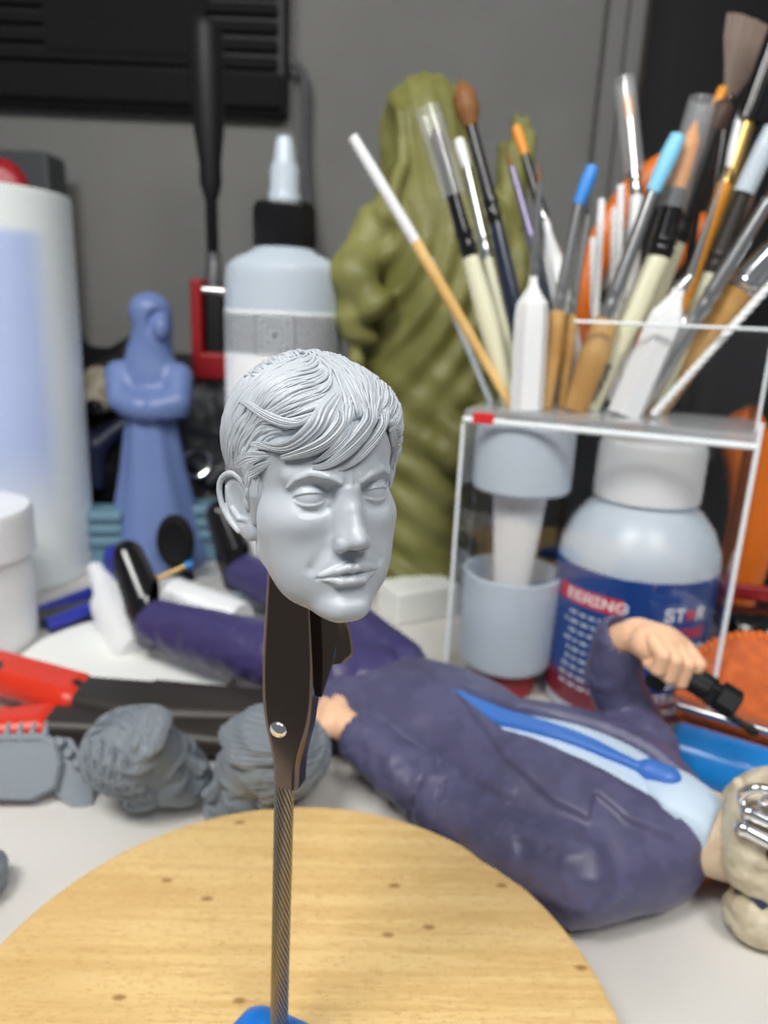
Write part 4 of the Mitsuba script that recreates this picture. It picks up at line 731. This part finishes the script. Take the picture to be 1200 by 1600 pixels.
def build_brushes():
    st = 'steel'
    brush('thin plain wooden stick brush with a white tube over its tip, leaning furthest left', [[32.5, 189.7, 83.5], [5.0, 193.5, 123.7], [5.2, 193.5, 123.5], [-11.8, 196.0, 147.7]], (1.4, 1.5, 1.38), ('wood_stick', st, 'white_plastic'), 'tube')
    k = brush('cream-handled brush with black ferrule and dark brown tip in a clear sheath', [[32.6, 192.4, 83.5], [19.6, 198.1, 120.9], [11.1, 201.9, 145.1], [8.5, 203.0, 152.1]], (2.75, 2.0, 1.84), ('cream', 'black_gloss', 'hair_dark')); sheath(k, (14.5, 200.4, 135.5), (6.6, 203.8, 156.5), 3.3)
    brush('slim cream brush with silver ferrule and flat white tip', [[36.7, 198.4, 83.5], [25.2, 207.0, 121.3], [18.3, 212.3, 144.9], [15.8, 214.0, 152.0]], (1.57, 1.48, 1.48), ('cream', st, 'label_white'), 'flat')
    brush('navy-handled brush with a large round brown mop tip', [[40.1, 196.7, 83.5], [26.8, 207.4, 130.1], [18.8, 213.3, 155.1], [15.7, 216.0, 166.5]], (2.4, 1.9, 3.2), ('navy_lacquer', 'black_gloss', 'hair_brown'), 'mop')
    brush('thin black brush with violet-grey ferrule and tiny orange tip', [[50.3, 201.0, 83.5], [39.3, 211.9, 123.1], [31.4, 218.4, 146.5], [29.0, 220.0, 152.2]], (1.3, 1.16, .8), ('navy_lacquer', 'violet_grey', 'hair_brown'), 'point')
    brush('dark brush with a flat amber tip', [[50.6, 202.5, 83.5], [41.8, 216.3, 132.0], [35.2, 221.8, 150.5], [32.4, 224.0, 158.1]], (1.44, 1.44, 1.5), ('navy_lacquer', 'black_gloss', 'amber'), 'flat')
    brush('white triangular-handled detail brush with a fine brown point', [[35.7, 185.9, 83.5], [34.5, 187.0, 116.3], [33.9, 187.8, 137.7], [33.0, 188.0, 142.5]], (4.3, 1.0, .6), ('white_plastic', st, 'hair_brown'), 'tri')
    brush('white triangular-handled brush with a short black point behind the blue-tipped brush', [[53.7, 198.5, 83.5], [40.8, 210.8, 132.2], [39.6, 211.5, 134.6], [38.8, 212.0, 136.6]], (2.8, .9, .5), ('white_plastic', st, 'black'), 'tri')
    brush('tan wooden brush with silver ferrule and vivid blue tip', [[40.9, 189.8, 83.5], [42.4, 191.5, 108.4], [45.1, 193.3, 134.0], [47.8, 194.0, 143.0]], (2.46, 1.5, 1.7), ('wood_tan', st, 'vivid_blue'), 'flat')
    brush('tan wooden brush with a thin bare silver ferrule beside the blue-tipped brush', [[46.6, 193.7, 83.5], [47.1, 196.7, 107.6], [49.3, 199.9, 132.6], [49.6, 200.0, 133.6]], (1.86, 1.1, .6), ('wood_tan', st, 'black'), 'point')
    for a, b, r, lb in (((56.8, 203.5, 83.5), (55.1, 210, 138), 1.06, 'twisted white rod between the blue-tipped and pale-blue-tipped brushes'), ((65.5, 207.4, 83.5), (61.5, 216, 142.7), 1.07, 'tallest upright twisted white rod, left of the sheathed orange brush'), ((60.2, 211, 83.5), (56.4, 220, 129.2), .93, 'short twisted white rod before the orange clamp'), ((65.9, 215.2, 83.5), (62.6, 224, 137.9), .84, 'thin twisted white rod behind the tallest white rod'), ((66.4, 180.8, 84.2), (89.5, 170, 122.5), .95, 'long twisted white rod slanting across the clear holder to the right')):
        a, b = V(*a), V(*b); s = np.linspace(0, 1, 90); fr = frame(b - a); L = np.linalg.norm(b - a); st_ = []
        for q in range(3):
            ph = 2 * np.pi * (s * L / 6 + q / 3); st_.append(sweep(a + s[:, None] * (b - a) + r * .45 * (np.cos(ph)[:, None] * fr[:, 0] + np.sin(ph)[:, None] * fr[:, 1]), r * .62, sides=8))
        key = obj('twisted_rod', cat(st_), 'label_white', smooth=True); tag(key, lb, 'rod')
    k = brush('white-handled brush with an orange tip in a tall clear sheath', [[67.6, 208.7, 83.5], [67.9, 221.6, 140.8], [64.8, 226.4, 161.9], [63.4, 228.0, 168.7]], (2.37, 1.55, 1.28), ('white_plastic', st, 'amber')); sheath(k, (67, 223, 147), (62.6, 229, 172.5), 2.9)
    brush('thick wooden brush with silver ferrule and pale blue tip', [[48.7, 187.9, 83.5], [54.2, 188.6, 106.7], [61.9, 189.6, 137.1], [66.4, 190.0, 149.8]], (3.73, 1.95, 2.11), ('wood_tan', st, 'pale_blue'), 'flat')
    k = brush('thick cream brush with wide black ferrule and orange tip in a clear sheath', [[53.4, 191.9, 83.5], [66.8, 193.1, 122.5], [69.1, 193.5, 138.6], [71.6, 194.0, 154.2]], (3.24, 2.9, 2.2), ('cream', 'black_gloss', 'amber')); sheath(k, (68.4, 193.4, 134), (72.6, 194.2, 159), 3.3)
    sheet = meshkit.text_mesh('HGUN', 2.4, .15, True); d = unit(V(13.4, 1.2, 39)); sd = unit(np.cross(d, V(.1, -1, 0))); R = np.stack([d, np.cross(V(0.05, -1, .05), d), unit(np.cross(d, np.cross(V(0.05, -1, .05), d)))], 1)
    obj('lettering', xf(sheet, R, V(54.0, 188.6, 86.2)), 'black', k, smooth=False)
    brush('broad white triangular-handled brush with silver ferrule and white tip at the front', [[60.3, 184.0, 83.5], [69.7, 184.0, 114.6], [71.8, 184.0, 117.7], [76.4, 184.0, 141.7]], (4.4, 1.5, 1.2), ('white_plastic', st, st), 'tri')
    brush('orange-handled brush with gold ferrule and long white tip', [[72.3, 199.4, 83.5], [85.0, 204.0, 142.0], [86.0, 204.7, 145.7], [87.0, 206.0, 160.6]], (1.6, 1.87, 1.36), ('amber', 'brass', 'label_white'), 'round')
    brush('brush with a wide black ferrule and dark brown tip', [[65.1, 197.5, 83.5], [72.7, 200.9, 126.8], [79.3, 203.3, 154.2], [82.5, 204.0, 162.3]], (1.85, 3.0, 2.85), ('cream', 'black', 'hair_dark'), 'round')
    brush('thin black brush with a flat ochre tip behind the fan brush', [[82.6, 210.2, 83.5], [83.7, 218.1, 142.3], [84.9, 220.5, 159.0], [88.1, 222.0, 169.4]], (1.07, 1.43, 1.6), ('black', 'black', 'amber'), 'flat')
    brush('black brush with a wide grey-brown fan of bristles at the top', [[86.5, 212.8, 83.5], [88.5, 217.5, 122.0], [90.7, 223.5, 168.0], [95.4, 226.0, 186.1]], (1.28, 1.5, 8.2), ('black', 'black_gloss', 'hair_grey'), 'fan')
    brush('black and gold brush rising past the upper right corner', [[74.6, 203.9, 83.5], [83.3, 204.7, 121.1], [89.0, 205.5, 157.3], [96, 206.0, 188]], (1.73, 2.4, 3.0), ('black', 'brass', 'black_gloss'), 'tube')
    k = brush('brush with dark grey ferrule and blunt silver-white end', [[70.8, 190.4, 83.5], [78.7, 188.2, 118.8], [82.8, 187.0, 137.3], [87.0, 186.0, 151.4]], (1.91, 2.2, 2.4), ('cream', 'dark_steel', 'milky'), 'tube')
    brush('brush with a long tapering silver ferrule pointing out at the right', [[64.2, 186.5, 83.5], [74.8, 183.7, 107.9], [86, 180.5, 135], [93, 179.0, 150]], (2.05, 1.89, 1.5), (st, st, 'hair_dark'), 'round')
    brush('fat tan brush with a bulging chrome ferrule at the right edge', [[71.5, 192.9, 83.5], [85.4, 185.7, 115.3], [90.5, 183.3, 124.5], [97.0, 181.0, 137]], (3.3, 3.6, 3.6), ('wood_tan', 'chrome', 'hair_brown'), 'mop')
    brush('cream brush with black ferrule leaning right behind the silver ones', [[73.8, 200.0, 83.5], [83.3, 200.0, 117.3], [86.2, 200.0, 127.3], [91.5, 200.0, 139.9]], (2.2, 1.69, 1.52), ('cream', 'black_gloss', 'hair_dark'))
    brush('tan wooden brush low behind the clear upper panel', [[65.0, 200.0, 83.5], [77.5, 200.0, 104.2], [81.0, 200.0, 112.6], [88.7, 200.0, 127.4]], (3.45, 1.9, 1.73), ('wood_tan', st, 'hair_brown'))
    key = obj('clear_stick', rod((28.1, 197.7, 83.5), (9.6, 208.0, 120.9), .85), 'milky'); tag(key, 'thin frosted stick just behind the plain wooden stick brush', 'stick')

build_materials(); build_lights(); build_setting(); build_stand()
HS, HEAD_C = .112, V(-8.0, 75, 88.2)
def head_R(yaw, pitch, roll):
    a = math.radians(yaw); y = V(math.sin(a), -math.cos(a), 0); x = V(-math.cos(a), -math.sin(a), 0)
    return np.stack([x, y, V(0, 0, 1)], 1) @ rotx(pitch) @ roty(roll)
HR = head_R(28, 5, 0); hb = hair_base()
fm = sdf_mesh(face_sdf(), (-90, -105, -118), (90, 122, 118), 1.1); hm = sdf_mesh(hb, (-92, -112, -80), (90, 112, 126), 1.6); strands = hair_strands(hb)
hk = thing('resin_bust', 'light grey resin head with short swept hair held up by the clip', 'model head')
obj('face', xf(fm, HR, HEAD_C, HS), 'resin', hk, smooth=True)
obj('hair', xf(cat([hm, strands, hair_tufts(hb)]), HR, HEAD_C, HS), 'resin', hk, smooth=True)
LOCKS = [([(2, 74, 84), (22, 84, 66), (38, 80, 50), (50, 69, 42), (60, 54, 42), (68, 36, 43), (71, 26, 46)], [5, 10, 10, 8, 5, 3.2, .8]),
 ([(-8, 76, 84), (6, 86, 64), (22, 90, 48), (38, 83, 39), (52, 68, 33)], [4, 8, 9, 7, 5, 2.6]),
 ([(-30, 76, 78), (-14, 89, 58), (2, 94, 43), (14, 93, 33), (22, 91, 28), (32, 86, 26)], [4, 8.5, 9, 7, 4.5, 2]),
 ([(0, 88, 58), (10, 92, 47), (20, 91, 38), (31, 86, 30)], [4, 5, 4.5, 3, 1]),
 ([(-44, 70, 78), (-33, 82, 58), (-16, 92, 42), (-3, 94, 31), (6, 93, 25), (12, 91, 22)], [3, 6.5, 6.5, 5, 3, .7]),
 ([(-46, 72, 66), (-50, 69, 54), (-56, 62, 42), (-66, 46, 30), (-70, 36, 20)], [2, 3.2, 3.4, 3, 1]),
 ([(74, 6, 20), (71, 26, 28), (65, 42, 33), (57, 54, 34)], [2, 5, 6, 4.5, 2]),
 ([(70, 8, 8), (69, 28, 15), (63, 44, 24), (56, 54, 28)], [1.5, 3.5, 4.5, 4, 1.5]),
 ([(70, 8, 78), (66, 38, 73), (55, 64, 64), (44, 76, 62), (32, 83, 68)], [.8, 3, 4, 4, 1.2]),
 ([(-50, 52, 90), (-60, 56, 74), (-54, 68, 60), (-46, 74, 52)], [3, 6, 5, 1.5]),
 ([(-66, 34, 74), (-75, 30, 52), (-75, 28, 28), (-66, 36, 8)], [3, 6, 6, 1.5]),
 ([(14, 70, 88), (30, 70, 76), (46, 66, 66), (58, 52, 62)], [2, 5, 5, 2])]
for k, (pts, w) in enumerate(LOCKS):
    obj('fringe_lock', xf(lock(hb, pts, w, seed=k), HR, HEAD_C, HS), 'resin', hk, smooth=50)
build_figure()
build_left(fm, hair_strands(hb, 500, 8), hb)
build_right()
